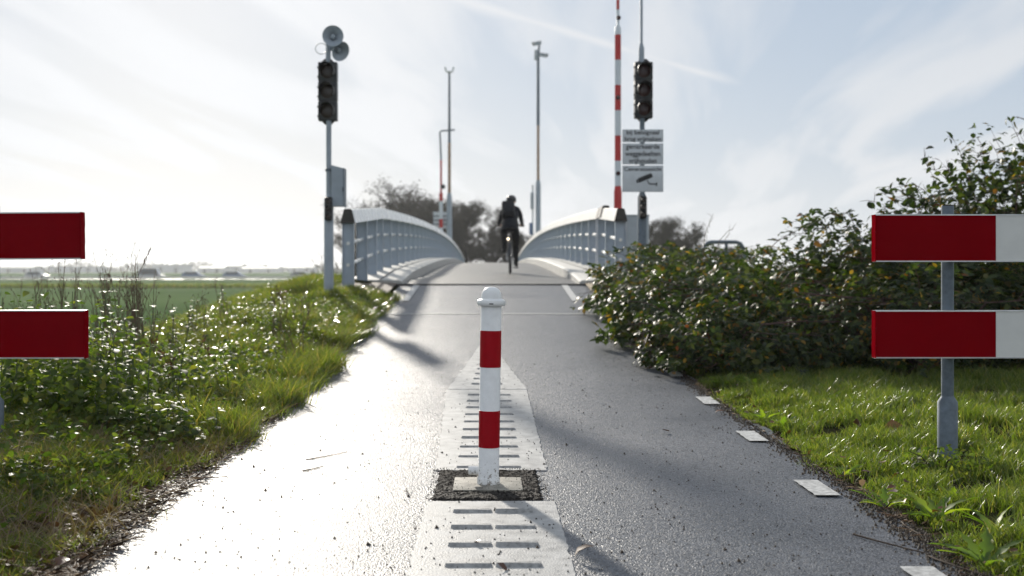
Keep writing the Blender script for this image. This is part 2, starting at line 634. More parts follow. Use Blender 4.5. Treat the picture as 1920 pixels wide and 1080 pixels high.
M['car_blue'] = mat('car_blue', (0.10, 0.16, 0.28), 0.25, coat=0.5)
M['gable'] = M['wall_far']

M['bramble'] = leaf_mat('bramble_leaf', [(0.0, (0.010, 0.017, 0.006)), (0.35, (0.020, 0.033, 0.011)), (0.66, (0.033, 0.047, 0.014)), (0.86, (0.065, 0.078, 0.018)), (0.94, (0.07, 0.042, 0.017)), (0.98, (0.22, 0.13, 0.02)), (1.0, (0.13, 0.035, 0.015))], rough=0.45, trans=0.30, spec=0.17, tint=2.2)
M['bramble_dark'] = leaf_mat('bramble_leaf_low', [(0.0, (0.016, 0.026, 0.012)), (0.5, (0.030, 0.046, 0.018)), (0.8, (0.05, 0.06, 0.02)), (0.92, (0.07, 0.04, 0.018)), (1.0, (0.13, 0.04, 0.015))], rough=0.34, trans=0.2)
M['nettle'] = leaf_mat('nettle_leaf', [(0.0, (0.030, 0.050, 0.012)), (0.5, (0.055, 0.080, 0.018)), (0.85, (0.095, 0.115, 0.026)), (1.0, (0.15, 0.14, 0.035))], rough=0.5, trans=0.45, spec=0.24, tint=1.9)
M['grass'] = leaf_mat('verge_grass', [(0.0, (0.05, 0.07, 0.016)), (0.45, (0.085, 0.105, 0.024)), (0.75, (0.12, 0.135, 0.034)), (0.9, (0.18, 0.14, 0.055)), (1.0, (0.24, 0.17, 0.085))], rough=0.22, trans=0.46, spec=0.75, tint=1.8)
M['wet_grass'] = leaf_mat('wet_grass', [(0.0, (0.06, 0.085, 0.02)), (0.7, (0.11, 0.13, 0.035)), (1.0, (0.2, 0.16, 0.07))], rough=0.18, trans=0.35, spec=0.8, tint=1.3)
M['lawn'] = leaf_mat('lawn_grass', [(0.0, (0.05, 0.075, 0.014)), (0.5, (0.09, 0.12, 0.024)), (0.85, (0.14, 0.155, 0.04)), (1.0, (0.22, 0.18, 0.08))], rough=0.30, trans=0.45, spec=0.5, tint=1.55)
M['dry'] = leaf_mat('dry_grass', [(0.0, (0.12, 0.08, 0.045)), (0.6, (0.20, 0.14, 0.08)), (1.0, (0.28, 0.21, 0.12))], rough=0.6, trans=0.3, tint=0.8)
M['dandelion'] = leaf_mat('dandelion_leaf', [(0.0, (0.08, 0.13, 0.02)), (0.6, (0.12, 0.17, 0.025)), (1.0, (0.19, 0.22, 0.035))], rough=0.45, trans=0.5)
M['fallen'] = leaf_mat('fallen_leaf', [(0.0, (0.05, 0.022, 0.014)), (0.4, (0.10, 0.04, 0.02)), (0.7, (0.24, 0.09, 0.02)), (0.9, (0.42, 0.18, 0.02)), (1.0, (0.45, 0.35, 0.22))], rough=0.45, trans=0.15, tint=0.8)
M['litter'] = leaf_mat('dead_litter', [(0.0, (0.03, 0.018, 0.012)), (0.6, (0.07, 0.04, 0.022)), (1.0, (0.20, 0.14, 0.08))], rough=0.7, trans=0.0, spec=0.2)
M['dock'] = leaf_mat('dead_dock_leaf', [(0.0, (0.05, 0.024, 0.016)), (0.6, (0.10, 0.045, 0.026)), (1.0, (0.16, 0.09, 0.04))], rough=0.6, trans=0.25, tint=0.8)
M['tree_leaf'] = leaf_mat('last_autumn_leaves', [(0.0, (0.030, 0.028, 0.020)), (0.6, (0.046, 0.042, 0.026)), (1.0, (0.07, 0.058, 0.032))], rough=0.9, trans=0.0, spec=0.1)
M['far_leaf'] = leaf_mat('far_wood_leaf', [(0.0, (0.03, 0.04, 0.025)), (1.0, (0.07, 0.075, 0.045))], rough=0.7, trans=0.0)


# ------------------------------------------------------------------ ground shape
def road_z(y):
    if y <= 5:
        return 0.0
    if y < 12.76:
        return 0.005 * (y - 5) ** 2
    if y < 18.2:
        return 0.301 + 0.0755 * (y - 12.76)
    return deck_z(y)


def rail_z(y):
    if y < 20.8:
        return 2.083 - 0.0587 * (20.8 - y)
    return 2.56 - 0.00056 * (y - 50.0) ** 2


def deck_z(y):
    if y > 86:
        return max(-0.72, deck_z(86) - 0.04 * (y - 86))
    return rail_z(y) - 1.22 - 0.115 * sm((y - 18.2) / 5.0)


FIELD = -1.0
LAT = np.random.default_rng(3).random((64, 64))


def vnoise(x, y, sc, off=0):
    x, y = x / sc + off * 7.3 + 300, y / sc + off * 3.1 + 300
    xi, yi = np.floor(x).astype(int) if hasattr(x, '__len__') else int(x // 1), np.floor(y).astype(int) if hasattr(y, '__len__') else int(y // 1)
    fx, fy = x - xi, y - yi
    fx, fy = fx * fx * (3 - 2 * fx), fy * fy * (3 - 2 * fy)
    a, b = LAT[xi % 64, yi % 64], LAT[(xi + 1) % 64, yi % 64]
    c, d = LAT[xi % 64, (yi + 1) % 64], LAT[(xi + 1) % 64, (yi + 1) % 64]
    return (a * (1 - fx) + b * fx) * (1 - fy) + (c * (1 - fx) + d * fx) * fy


def ground_z(x, y):
    ax = abs(x)
    if y < 19:
        top = road_z(y) - 0.03
        if x < 0:
            s = 1 - sm((ax - 2.5) / (5.6 + 2.0 * sm((9 - y) / 4)))
            z = FIELD + (top - FIELD) * s
            z += (0.02 + 0.10 * vnoise(x, y, 0.55)) * sm((ax - 1.45) / 0.5) * s
        else:
            s = 1 - sm((ax - 6.0) / 9.0)
            z = FIELD + (top - FIELD) * s
            z += 0.04 * sm((ax - 1.6) / 0.5) * s
        z += 0.02 * math.sin(x * 2.3 + y * 1.1) * sm((ax - 1.6) / 0.5) * s
        return z
    if y < 27:
        t = sm((y - 19) / 7.0)
        return ground_z(x, 18.99) * (1 - t) + FIELD * t
    if y < 60:
        t = sm((y - 31) / 4.0) * (1 - sm((y - 42) / 4.0))
        return FIELD * (1 - t) + (-2.2) * t
    if y < 90:
        s = (1 - sm((ax - 2.6) / 7.0)) * sm((y - 76) / 14.0)
        return FIELD + (deck_z(90) - 0.05 - FIELD) * s
    s = 1 - sm((ax - 2.6) / 7.0)
    top = deck_z(y) - 0.05
    return FIELD + (top - FIELD) * s


def build_ground():
    xs = sorted(set([-3000, -1500, -800, -400, -200, -100, -60, -40, -30, -22] + [round(-16 + 0.5 * i, 3) for i in range(24)] + [round(-4 + 0.2 * i, 3) for i in range(41)] + [4.5 + 0.75 * i for i in range(16)] + [18, 24, 32, 44, 60, 100, 200, 400, 800, 1500, 3000]))
    ys = sorted(set([-60, -20, -8, -3] + [round(0.4 * i, 3) for i in range(75)] + [30 + 2 * i for i in range(50)] + [132, 145, 160, 190, 230, 300, 400, 600, 900, 1400, 2200, 3500, 6000]))
    rows = [[(x, y, ground_z(x, y)) for x in xs] for y in ys]
    m_ = bpy.data.materials.new('ground_cover')
    m_.use_nodes = True
    nt = m_.node_tree
    N, L = nt.nodes, nt.links
    b = N['Principled BSDF']
    b.inputs['Roughness'].default_value = 0.95
    b.inputs['Specular IOR Level'].default_value = 0.0
    ge = N.new('ShaderNodeNewGeometry')
    sp = N.new('ShaderNodeSeparateXYZ')
    L.new(ge.outputs['Position'], sp.inputs[0])
    n1 = N.new('ShaderNodeTexNoise')
    n1.inputs['Scale'].default_value = 6
    n1.inputs['Detail'].default_value = 8
    L.new(ge.outputs['Position'], n1.inputs['Vector'])
    soil = N.new('ShaderNodeValToRGB')
    soil.color_ramp.elements[0].position = 0.35
    soil.color_ramp.elements[1].position = 0.7
    soil.color_ramp.elements[0].color = (0.02, 0.016, 0.011, 1)
    soil.color_ramp.elements[1].color = (0.045, 0.05, 0.02, 1)
    L.new(n1.outputs['Fac'], soil.inputs[0])
    mp = N.new('ShaderNodeMapping')
    mp.inputs['Scale'].default_value = (0.004, 0.03, 1)
    L.new(ge.outputs['Position'], mp.inputs[0])
    n2 = N.new('ShaderNodeTexNoise')
    n2.inputs['Scale'].default_value = 1.0
    n2.inputs['Detail'].default_value = 6
    L.new(mp.outputs[0], n2.inputs['Vector'])
    fld = N.new('ShaderNodeValToRGB')
    fld.color_ramp.elements[0].position = 0.35
    fld.color_ramp.elements[1].position = 0.65
    fld.color_ramp.elements[0].color = (0.08, 0.125, 0.05, 1)
    fld.color_ramp.elements[1].color = (0.12, 0.17, 0.07, 1)
    L.new(n2.outputs['Fac'], fld.inputs[0])
    ab = N.new('ShaderNodeMath')
    ab.operation = 'ABSOLUTE'
    L.new(sp.outputs[0], ab.inputs[0])
    mr = N.new('ShaderNodeMapRange')
    mr.inputs[1].default_value = 8.0
    mr.inputs[2].default_value = 12.0
    L.new(ab.outputs[0], mr.inputs[0])
    mry = N.new('ShaderNodeMapRange')
    mry.inputs[1].default_value = 19.0
    mry.inputs[2].default_value = 25.0
    L.new(sp.outputs[1], mry.inputs[0])
    mxm = N.new('ShaderNodeMath')
    mxm.operation = 'MAXIMUM'
    L.new(mr.outputs[0], mxm.inputs[0])
    L.new(mry.outputs[0], mxm.inputs[1])
    mx = N.new('ShaderNodeMix')
    mx.data_type = 'RGBA'
    L.new(mxm.outputs[0], mx.inputs[0])
    L.new(soil.outputs[0], mx.inputs[6])
    L.new(fld.outputs[0], mx.inputs[7])
    L.new(mx.outputs[2], b.inputs['Base Color'])
    bp = N.new('ShaderNodeBump')
    bp.inputs['Distance'].default_value = 0.02
    L.new(n1.outputs['Fac'], bp.inputs['Height'])
    L.new(bp.outputs[0], b.inputs['Normal'])
    g = MB().sheet(rows).build('ground', m_)
    tag(g, 'flat green polder field and dark verge soil', kind='structure')
    w = MB().sheet([[(-400, 31.2, -1.45), (400, 31.2, -1.45)], [(-400, 45.8, -1.45), (400, 45.8, -1.45)]]).build('canal_water', M['water'])
    tag(w, 'dark canal water under the bridge', kind='structure')


build_ground()


def edge_wob(y, s):
    return 0.03 * math.sin(y * 1.9 + s) + 0.02 * math.sin(y * 5.3 + 2 * s) + 0.012 * math.sin(y * 13.0 + s)


def build_path():
    ys = [-12, -6, -2] + [round(0.1 * i, 2) for i in range(0, 182)] + [18.2]
    rows = []
    for y in ys:
        l = -1.46 + edge_wob(y, 0.3) + 0.12 * sm((4.5 - y) / 2.0)
        r = 1.60 + edge_wob(y, 1.7) - 0.12 * sm((5 - y) / 2.0)
        z = road_z(y)
        row = [(l - 0.05, y, z - 0.05), (l, y, z - 0.004)]
        row += [(l + (r - l) * k / 8, y, z + 0.006 * math.sin(math.pi * k / 8)) for k in range(1, 8)]
        row += [(r, y, z - 0.004), (r + 0.05, y, z - 0.05)]
        rows.append(row)
    p = MB().sheet(rows).build('cycle_path', M['asphalt'])
    tag(p, 'wet dark asphalt cycle path leading up to the bridge', kind='structure')
    # painted edge dashes on the right
    for (x0, y0) in ((1.31, 3.30), (1.37, 4.80), (1.425, 6.27), (1.455, 7.74), (1.46, 9.2)):
        z = lambda yy: road_z(yy) + 0.0075
        x1 = x0 + 0.108
        rows = []
        for k in range(8):
            yy = y0 + 0.35 * k / 7
            j = 0.003 * math.sin(k * 2.7 + x0 * 40)
            rows.append([(x0 + j, yy, z(yy)), (x0 + 0.05, yy, z(yy)), (x1 + j * 0.6, yy, z(yy))])
        MB().sheet(rows).build('edge_dash', M['line'], p)
    # transverse line and the edge line beside the joint
    z = road_z(14.1) + 0.012
    rows = [[(-1.30 + 0.3 * k, yy, road_z(yy) + 0.006 * math.sin(math.pi * (k * 0.3 + 0.16) / 3.06) + 0.005) for k in range(10)] for yy in (14.05, 14.13)]
    MB().sheet(rows).build('cross_line', M['line'], p)
    for x0 in (1.12, -1.22):
        rows = [[(x0, yy, road_z(yy) + 0.0135), (x0 + 0.1, yy, road_z(yy) + 0.0125)] for yy in (15.6, 16.5, 17.4, 18.0)]
        MB().sheet(rows).build('edge_line', M['line'], p)
    # the path on the far bank
    rows = [[(x, y, deck_z(y)) for x in (-1.5, 0, 1.5)] for y in [86.05, 90, 100, 110, 120, 135, 160, 200]]
    q = MB().sheet(rows).build('far_cycle_path', M['asphalt'])
    tag(q, 'asphalt cycle path running on beyond the bridge', kind='structure')


build_path()


# ------------------------------------------------------------------ ribbed marking plates, patch and bollard
def crown_z(x, y):
    return road_z(y) + 0.006 * math.sin(math.pi * min(1, max(0, (x + 1.46) / 3.06)))


def build_plates():
    spec = [
        ('white ribbed rumble plate in front of the bollard', [(y, -0.262, 0.262) for y in np.linspace(2.2, 4.655, 70)], [4.452 - 0.27 * k for k in range(8)], (-0.148, 0.166), 0.155),
        ('white ribbed rumble plate just behind the bollard', [(y, -0.262 - 0.02 * (y - 5.3), 0.268) for y in np.linspace(5.37, 8.42, 60)], [5.45 + 0.299 * k for k in range(10)], (-0.165, 0.145), 0.15),
        ('white tapering ribbed plate ending in a point toward the bridge', [(y, -0.322 + 0.075 * (y - 8.45), 0.268 - 0.086 * (y - 8.45)) for y in np.linspace(8.45, 11.5, 26)], [8.72 + 0.3 * k for k in range(8)], (-0.15, 0.09), 0.1),
    ]
    for i, (lab, outl, ribs, (r0, r1), hw) in enumerate(spec):
        T = thing('rumble_plate', lab, 'rumble plate', (0, float(outl[0][0]), 0), group='ribbed plates along the path centre')
        oy = float(outl[0][0])
        rows = []
        for (y, l, r) in outl:
            y = float(y)
            jl = random.gauss(0, 0.003)
            jr = random.gauss(0, 0.003)
            xs = [l + jl] + [l + (r - l) * k / 6 for k in range(1, 6)] + [r + jr]
            rows.append([(l + jl - 0.004, y - oy, crown_z(l, y) - 0.002)] + [(x, y - oy, crown_z(x, y) + 0.006) for x in xs] + [(r + jr + 0.004, y - oy, crown_z(r, y) - 0.002)])
        first = [(p[0], p[1] - 0.004, p[2] - 0.008) for p in rows[0]]
        last = [(p[0], p[1] + 0.004, p[2] - 0.008) for p in rows[-1]]
        MB().sheet([first] + rows + [last]).build('base_plate', M['plate'], T)
        for k, y in enumerate(ribs):
            f = 1.0 if i < 2 else max(0.35, 1 - 0.09 * k)
            mid = (r0 + r1) / 2
            for (a, b) in ((mid - (mid - r0) * f, mid - 0.004), (mid + 0.006, mid + (r1 - mid) * f)):
                if b - a < 0.02:
                    continue
                z0 = crown_z(mid, y) + 0.004
                h = 0.015 if i == 0 else 0.012
                w = 0.022
                e = 0.005
                hj = h * random.uniform(0.8, 1.1)
                vs = [(a, -w, 0), (b, -w, 0), (b, w, 0), (a, w, 0), (a + e, -w * 0.5, hj), (b - e, -w * 0.5, hj * random.uniform(0.8, 1.0)), (b - e, w * 0.5, hj), (a + e, w * 0.5, hj * 0.9)]
                MB().add(vs, [(3, 2, 1, 0), (4, 5, 6, 7), (0, 1, 5, 4), (1, 2, 6, 5), (2, 3, 7, 6), (3, 0, 4, 7)]).build('rib', M['rib'], T, smooth=0, loc=(0, y - oy, z0))


build_plates()


def build_patch():
    # crumbled asphalt around the tile
    ny, nx = 34, 30
    rows = []
    for i in range(ny):
        y = 4.685 + 0.69 * i / (ny - 1)
        row = []
        for k in range(nx):
            x = -0.245 + 0.465 * k / (nx - 1)
            e = min(k, nx - 1 - k, i, ny - 1 - i)
            zz = crown_z(x, y) + (0.008 + 0.007 * (rng.random() - 0.4) if e > 0 else -0.004)
            row.append((x + (rng.random() - 0.5) * 0.014, y + (rng.random() - 0.5) * 0.014, zz))
        rows.append(row)
    p = MB().sheet(rows).build('asphalt_patch', M['patch'], smooth=0)
    tag(p, 'crumbled dark asphalt patch set round the bollard base', kind='structure')
    # loose chips
    n = 900
    X = rng.uniform(-0.27, 0.245, n)
    Y = rng.uniform(4.66, 5.39, n)
    vs, fs = [], []
    tet = np.array([(1, 0, -0.4), (-0.5, 0.87, -0.4), (-0.5, -0.87, -0.4), (0, 0, 0.9)])
    for a in range(n):
        s = rng.uniform(0.002, 0.0055)
        q = tet * s * rng.uniform(0.6, 1.4, (4, 3))
        an = rng.uniform(0, 6.28)
        c_, s_ = math.cos(an), math.sin(an)
        q = q @ np.array([[c_, -s_, 0], [s_, c_, 0], [0, 0, 1]])
        q += (X[a], Y[a], crown_z(X[a], Y[a]) + 0.012)
        vs.append(q)
        b = 4 * a
        fs += [(b, b + 1, b + 2), (b, b + 1, b + 3), (b + 1, b + 2, b + 3), (b + 2, b, b + 3)]
    o = link('asphalt_chips', np_mesh('asphalt_chips', np.concatenate(vs), [np.array(fs)], M['patch']))
    tag(o, 'loose dark asphalt chips lying around the bollard', kind='stuff')
    # grit on the path
    n = 2600
    X = rng.uniform(-1.35, 1.5, n)
    Y = 2.8 + 8 * rng.random(n) ** 1.6
    vs, fs = [], []
    for a in range(n):
        s = rng.uniform(0.0015, 0.0055) * (1 if rng.random() < 0.93 else 1.8)
        q = tet * s * rng.uniform(0.6, 1.4, (4, 3))
        q += (X[a], Y[a], crown_z(X[a], Y[a]) + 0.4 * s + (0.006 if abs(X[a]) < 0.26 else 0))
        vs.append(q)
        b = 4 * a
        fs += [(b, b + 1, b + 2), (b, b + 1, b + 3), (b + 1, b + 2, b + 3), (b + 2, b, b + 3)]
    o = link('path_grit', np_mesh('path_grit', np.concatenate(vs), [np.array(fs)], M['soil']))
    tag(o, 'fine dark grit scattered on the asphalt', kind='stuff')
    T = tag(MB().rbox(-0.15, 0.15, -0.15, 0.15, -0.03, 0.014, 0.004).build('paving_tile', M['concrete'], loc=(-0.012, 5.0, crown_z(0, 5.0))), 'square grey concrete tile under the bollard', 'tile')


build_patch()


def build_bollard():
    zb = crown_z(0, 5.0) + 0.0115
    T = thing('bollard', 'white bollard with two red bands in the middle of the path', 'bollard', (-0.010, 5.0, zb))
    T.rotation_euler = (0, R(0.92), 0)
    r = 0.0455
    b = MB()
    b.lathe([(0.0505, 0), (0.0505, 0.026), (0.0475, 0.031), (r, 0.034), (r, 0.79), (0.042, 0.795)], 40)
    post = b.build('post', M['bollard_white'], T)
    MB().lathe([(r, 0.782), (0.0585, 0.783), (0.0625, 0.789), (0.0632, 0.797), (0.0605, 0.806), (0.054, 0.811), (0.0465, 0.814), (0.0455, 0.822), (0.0428, 0.836), (0.0365, 0.850), (0.0265, 0.860), (0.012, 0.8655), (0.001, 0.866)], 40).build('cap', M['bollard_white'], T)
    for (a, c) in ((0.162, 0.323), (0.513, 0.674)):
        MB().lathe([(r + 0.0002, a), (r + 0.0012, a + 0.0006), (r + 0.0012, c - 0.0006), (r + 0.0002, c)], 40).build('red_band', M['red_film'], T)
    MB().tube([(-0.04, 0.008, 0.056), (-0.086, 0.008, 0.056), (-0.089, 0.008, 0.056)], [0.0195, 0.0195, 0.017], 20).build('lock_stub', M['bollard_white'], T)
    MB().box(-0.009, 0.009, -0.0665, -0.060, 0.7905, 0.7945).build('lifting_slot', M['black'], T)


build_bollard()


# ------------------------------------------------------------------ striped barrier boards
def board(parent, x0, x1, split, z0, z1, y, red_first=True, dent=False):
    """a hollow board: rim of aluminium, red and white sheeting on the face, end cap"""
    d = 0.055
    B = MB()
    t = 0.006
    B.box(x0, x1, y, y + d, z1 - t, z1).box(x0, x1, y, y + d, z0, z0 + t).box(x0, x1, y + d - t, y + d - 0.001, z0 + t, z1 - t)
    rim = B.build('board', M['alu'], parent, smooth=0)
    a, b = (x0, split), (split, x1)
    p = MB().box(a[0] + 0.004, a[1], y + 0.003, y + 0.008, z0 + t, z1 - t).build('red_panel' if red_first else 'white_panel', M['red_board'] if red_first else M['white_board'], rim, smooth=0)
    q = MB().box(b[0] + 0.001, b[1] - 0.004, y + 0.003, y + 0.008, z0 + t, z1 - t).build('white_panel' if red_first else 'red_panel', M['white_board'] if red_first else M['red_board'], rim, smooth=0)
    for (xa, sgn, mm) in ((x0, -1, M['red_board'] if red_first else M['alu']), (x1, 1, M['alu'] if red_first else M['red_board'])):
        m_ = MB()
        n = 8
        sec = []
        for k in range(n + 1):
            zz = z0 + 0.001 + (z1 - z0 - 0.002) * k / n
            w = 0.0015 * math.sin(k * 2.1 + x0 * 7)
            ox = xa + sgn * (0.002 + w * 0.6)
            sec.append([(ox, y - 0.001, zz), (ox, y + d + 0.001, zz), (ox - sgn * 0.0035, y + d + 0.001, zz), (ox - sgn * 0.0035, y - 0.001, zz)])
        m_.sweep(sec).build('end_cap', mm, rim, smooth=0)
    for cx in ((x0 * 0.97 + x1 * 0.03), (x0 * 0.08 + x1 * 0.92)):
        MB().tube([(cx, y + 0.0035, (z0 + z1) / 2), (cx, y - 0.0005, (z0 + z1) / 2)], 0.004, 8).build('rivet', M['red_board'] if (cx < split) == red_first else M['white_board'], rim)
    return rim


def build_barriers():
    y = 5.64
    gz = ground_z(2.28, y)
    T = thing('striped_barrier', 'red and white board barrier on a galvanised post beside the lawn', 'barrier', (2.277, y, 0), group='board barriers flanking the path')
    zt = CAMZ + (505 - 386) / FPX * y
    MB().tube([(0, 0.03, 0.30), (0, 0.03, zt), ], 0.0300, 24).build('post', M['galv'], T)
    MB().tube([(0, 0.03, gz - 0.1), (0, 0.03, 0.30), (0, 0.03, 0.325), (0, 0.03, 0.333)], [0.0485, 0.0485, 0.0315, 0.0308], 24).build('post_sleeve', M['galv'], T)
    MB().lathe([(0.026, zt), (0.029, zt + 0.001), (0.028, zt + 0.006)], 20, (0, 0.03, 0)).build('post_cap', M['black_cap'], T)
    X0 = (1640 - VPX) / FPX * 5.60 - 2.277
    XS = (1865 - VPX) / FPX * 5.60 - 2.277
    for (pa, pb) in ((402, 491), (582, 671.5)):
        board(T, X0, X0 + 1.24, XS, CAMZ + (505 - pb) / FPX * 5.6, CAMZ + (505 - pa) / FPX * 5.6, -0.056)
    # left barrier
    XP = (-17 - VPX) / FPX * y
    T = thing('striped_barrier', 'red board barrier cut off by the left edge, on a post among the nettles', 'barrier', (XP, y, 0), group='board barriers flanking the path')
    gz = ground_z(XP, y)
    MB().tube([(0, 0.03, 0.30), (0, 0.03, zt)], 0.0300, 24).build('post', M['galv'], T)
    MB().tube([(0, 0.03, gz - 0.1), (0, 0.03, 0.30), (0, 0.03, 0.325), (0, 0.03, 0.333)], [0.0485, 0.0485, 0.0315, 0.0308], 24).build('post_sleeve', M['galv'], T)
    for i, (pa, pb, px) in enumerate(((398.5, 487, 156), (581.5, 672, 160))):
        X1 = (px - VPX) / FPX * 5.6 - XP
        rim = board(T, X1 - 1.24, X1, X1 - 0.62, CAMZ + (505 - pb) / FPX * 5.6, CAMZ + (505 - pa) / FPX * 5.6, -0.056, red_first=False)
        if i == 0:
            rim.rotation_euler = (0, R(-0.35), 0)


build_barriers()


# ------------------------------------------------------------------ bridge
RX = 2.05


def build_bridge():
    ys = [18.2, 19.5, 20.8] + [22 + 2 * i for i in range(32)] + [86]
    # deck slab
    secs = []
    for y in ys:
        z = deck_z(y)
        secs.append([(-1.42, y, z), (-0.7, y, z + 0.012), (0, y, z + 0.016), (0.7, y, z + 0.012), (1.42, y, z), (1.42, y, z - 0.45), (-1.42, y, z - 0.45)])
    D = MB().sweep(secs).build('bridge_deck', M['deck'])
    tag(D, 'arched cycle bridge deck with pale raised edges', kind='structure')
    for s in (-1, 1):
        secs = []
        for y in ys:
            z = deck_z(y)
            xi, xo = s * 1.422, s * 2.26
            zk = rail_z(y) - 1.145
            secs.append([(xi, y, z - 0.45), (xi, y, zk - 0.02), (xi + s * 0.05, y, zk), (xo, y, zk + 0.01), (xo, y, z - 0.45)])
        MB().sweep(secs).build('kerb_strip', M['kerb'], D)
        secs = [[(s * 1.76, y, rail_z(y) - 1.142), (s * 1.785, y, rail_z(y) - 1.141), (s * 1.785, y, rail_z(y) - 1.134), (s * 1.76, y, rail_z(y) - 1.135)] for y in ys]
        MB().sweep(secs).build('kerb_seam', M['black_cap'], D)
    z = deck_z(18.2)
    MB().box(-1.55, 1.55, 18.10, 18.195, z - 0.2, z + 0.018).build('expansion_joint', M['black_cap'], D, smooth=0)
    for py_ in (30, 47.5, 66):
        MB().rbox(-1.1, 1.1, py_ - 0.4, py_ + 0.4, -2.4, deck_z(py_) - 0.452, 0.05).build('pier', M['concrete'], D)
    MB().box(-2.4, 2.4, 18.3, 20.5, -1.5, z - 0.46).build('abutment', M['concrete'], D, smooth=0)
    MB().box(-2.4, 2.4, 84, 85.9, -2.3, deck_z(86) - 0.46).build('abutment', M['concrete'], D, smooth=0)
    # paving beside the left post, sandy pad on the right
    rows = [[(x, y, road_z(y) + 0.03 + 0.02 * k) for k, x in enumerate((-1.5, -1.9, -2.2, -2.4))] for y in (16.0, 16.6, 17.4, 18.19)]
    tag(MB().sheet(rows).build('brick_paving', M['brick']), 'reddish brick paving at the foot of the left railing', kind='structure')
    rows = [[(x, y, road_z(y) + 0.03 + 0.015 * k) for k, x in enumerate((1.5, 1.9, 2.6))] for y in (14.8, 16.0, 17.2, 18.19)]
    tag(MB().sheet(rows).build('sandy_pad', M['sand']), 'sandy concrete pad at the foot of the right railing', kind='structure')


build_bridge()


def railing(s, ystart, joint, name_label, capmat):
    T = thing('bridge_railing', name_label, 'railing', (s * RX, ystart, 0), group='railings along the bridge')
    x0, y0 = 0.0, ystart

    def cap_sections(ys):
        out = []
        for y in ys:
            z = rail_z(y)
            out.append([(-0.095, y - y0, z - 0.195), (0.095, y - y0, z - 0.195), (0.05, y - y0, z - 0.012), (0.03, y - y0, z), (-0.03, y - y0, z), (-0.05, y - y0, z - 0.012)])
        return out

    def end_cap(y, d):
        z = rail_z(y) + 0.006
        secs = [[(-0.104 * f, yy - y0, z - 0.205), (0.104 * f, yy - y0, z - 0.205), (0.058 * f, yy - y0, z - 0.012), (0.034 * f, yy - y0, z), (-0.034 * f, yy - y0, z), (-0.058 * f, yy - y0, z - 0.012)] for (yy, f) in ((y - d, 1), (y + 0.02, 1))]
        MB().sweep(secs).build('end_cap', M['black_cap'], T, smooth=0)
    breaks = [ystart, joint, 86.2]
    for a, b in ((ystart, joint - 0.012), (joint + 0.012, 86.2)):
        ys = [a] + [y for y in [20.8] + [21 + 1.0 * i for i in range(66)] if a < y < b] + [b]
        MB().sweep(cap_sections(sorted(set(ys)))).build('handrail', capmat, T, smooth=25)
    end_cap(ystart, 0.05)
    if s > 0:
        end_cap(joint + 0.03, 0.9)
    end_cap(86.22, 0.0)
    # posts: broad plates standing across the line of the railing
    py = [ystart + 0.03]
    if s < 0:
        py += [18.15, 19.65, 20.80]
        y = 22.55
    else:
        py += [19.5, 20.95, joint + 0.16]
        y = 22.9
    while y < 86:
        py.append(y)
        y += 1.75
    H = 1.16 - 0.197
    pm = MB()
    pm.box(-0.078, 0.078, -0.012, 0.012, 0.0, H)
    pm.box(-0.084, -0.076, -0.04, 0.04, 0.0, H)
    pm.box(0.076, 0.084, -0.04, 0.04, 0.0, H)
    pme = pm.mesh('post', M['rail_post'], 0)
    fm = MB().rbox(-0.085, 0.085, -0.06, 0.06, -0.02, 0.012, 0.004).mesh('foot_plate', M['black_cap'])
    for y in py:
        z = rail_z(y) - 1.16
        p = link('post', pme, T, (0, y - y0, z))
        if y < 40:
            link('foot_plate', fm, p, (0, 0, 0))
    for h in (0.36, 0.67):
        for a, b in ((ystart, joint), (joint + 0.05, 86)):
            ys = [a] + [y for y in [19, 20.8, 22.5] + [24 + 2 * i for i in range(31)] if a < y < b] + [b]
            MB().tube([(s * -0.0, y - y0, rail_z(y) - 1.16 + h) for y in ys], 0.026, 10).build('rail', M['rail_white'], T)
    if s > 0:
        MB().rbox(-0.03, 0.03, joint - y0 - 0.02, joint - y0 + 0.05, rail_z(joint) - 0.95, rail_z(joint) - 0.78, 0.01).build('hinge', M['black_cap'], T)
    return T


railing(-1, 16.35, 20.8, 'left bridge railing with bright white cap rail', M['rail_white'])
railing(1, 17.95, 21.1, 'right bridge railing with weathered grey cap rail and black joint', M['rail_grey'])


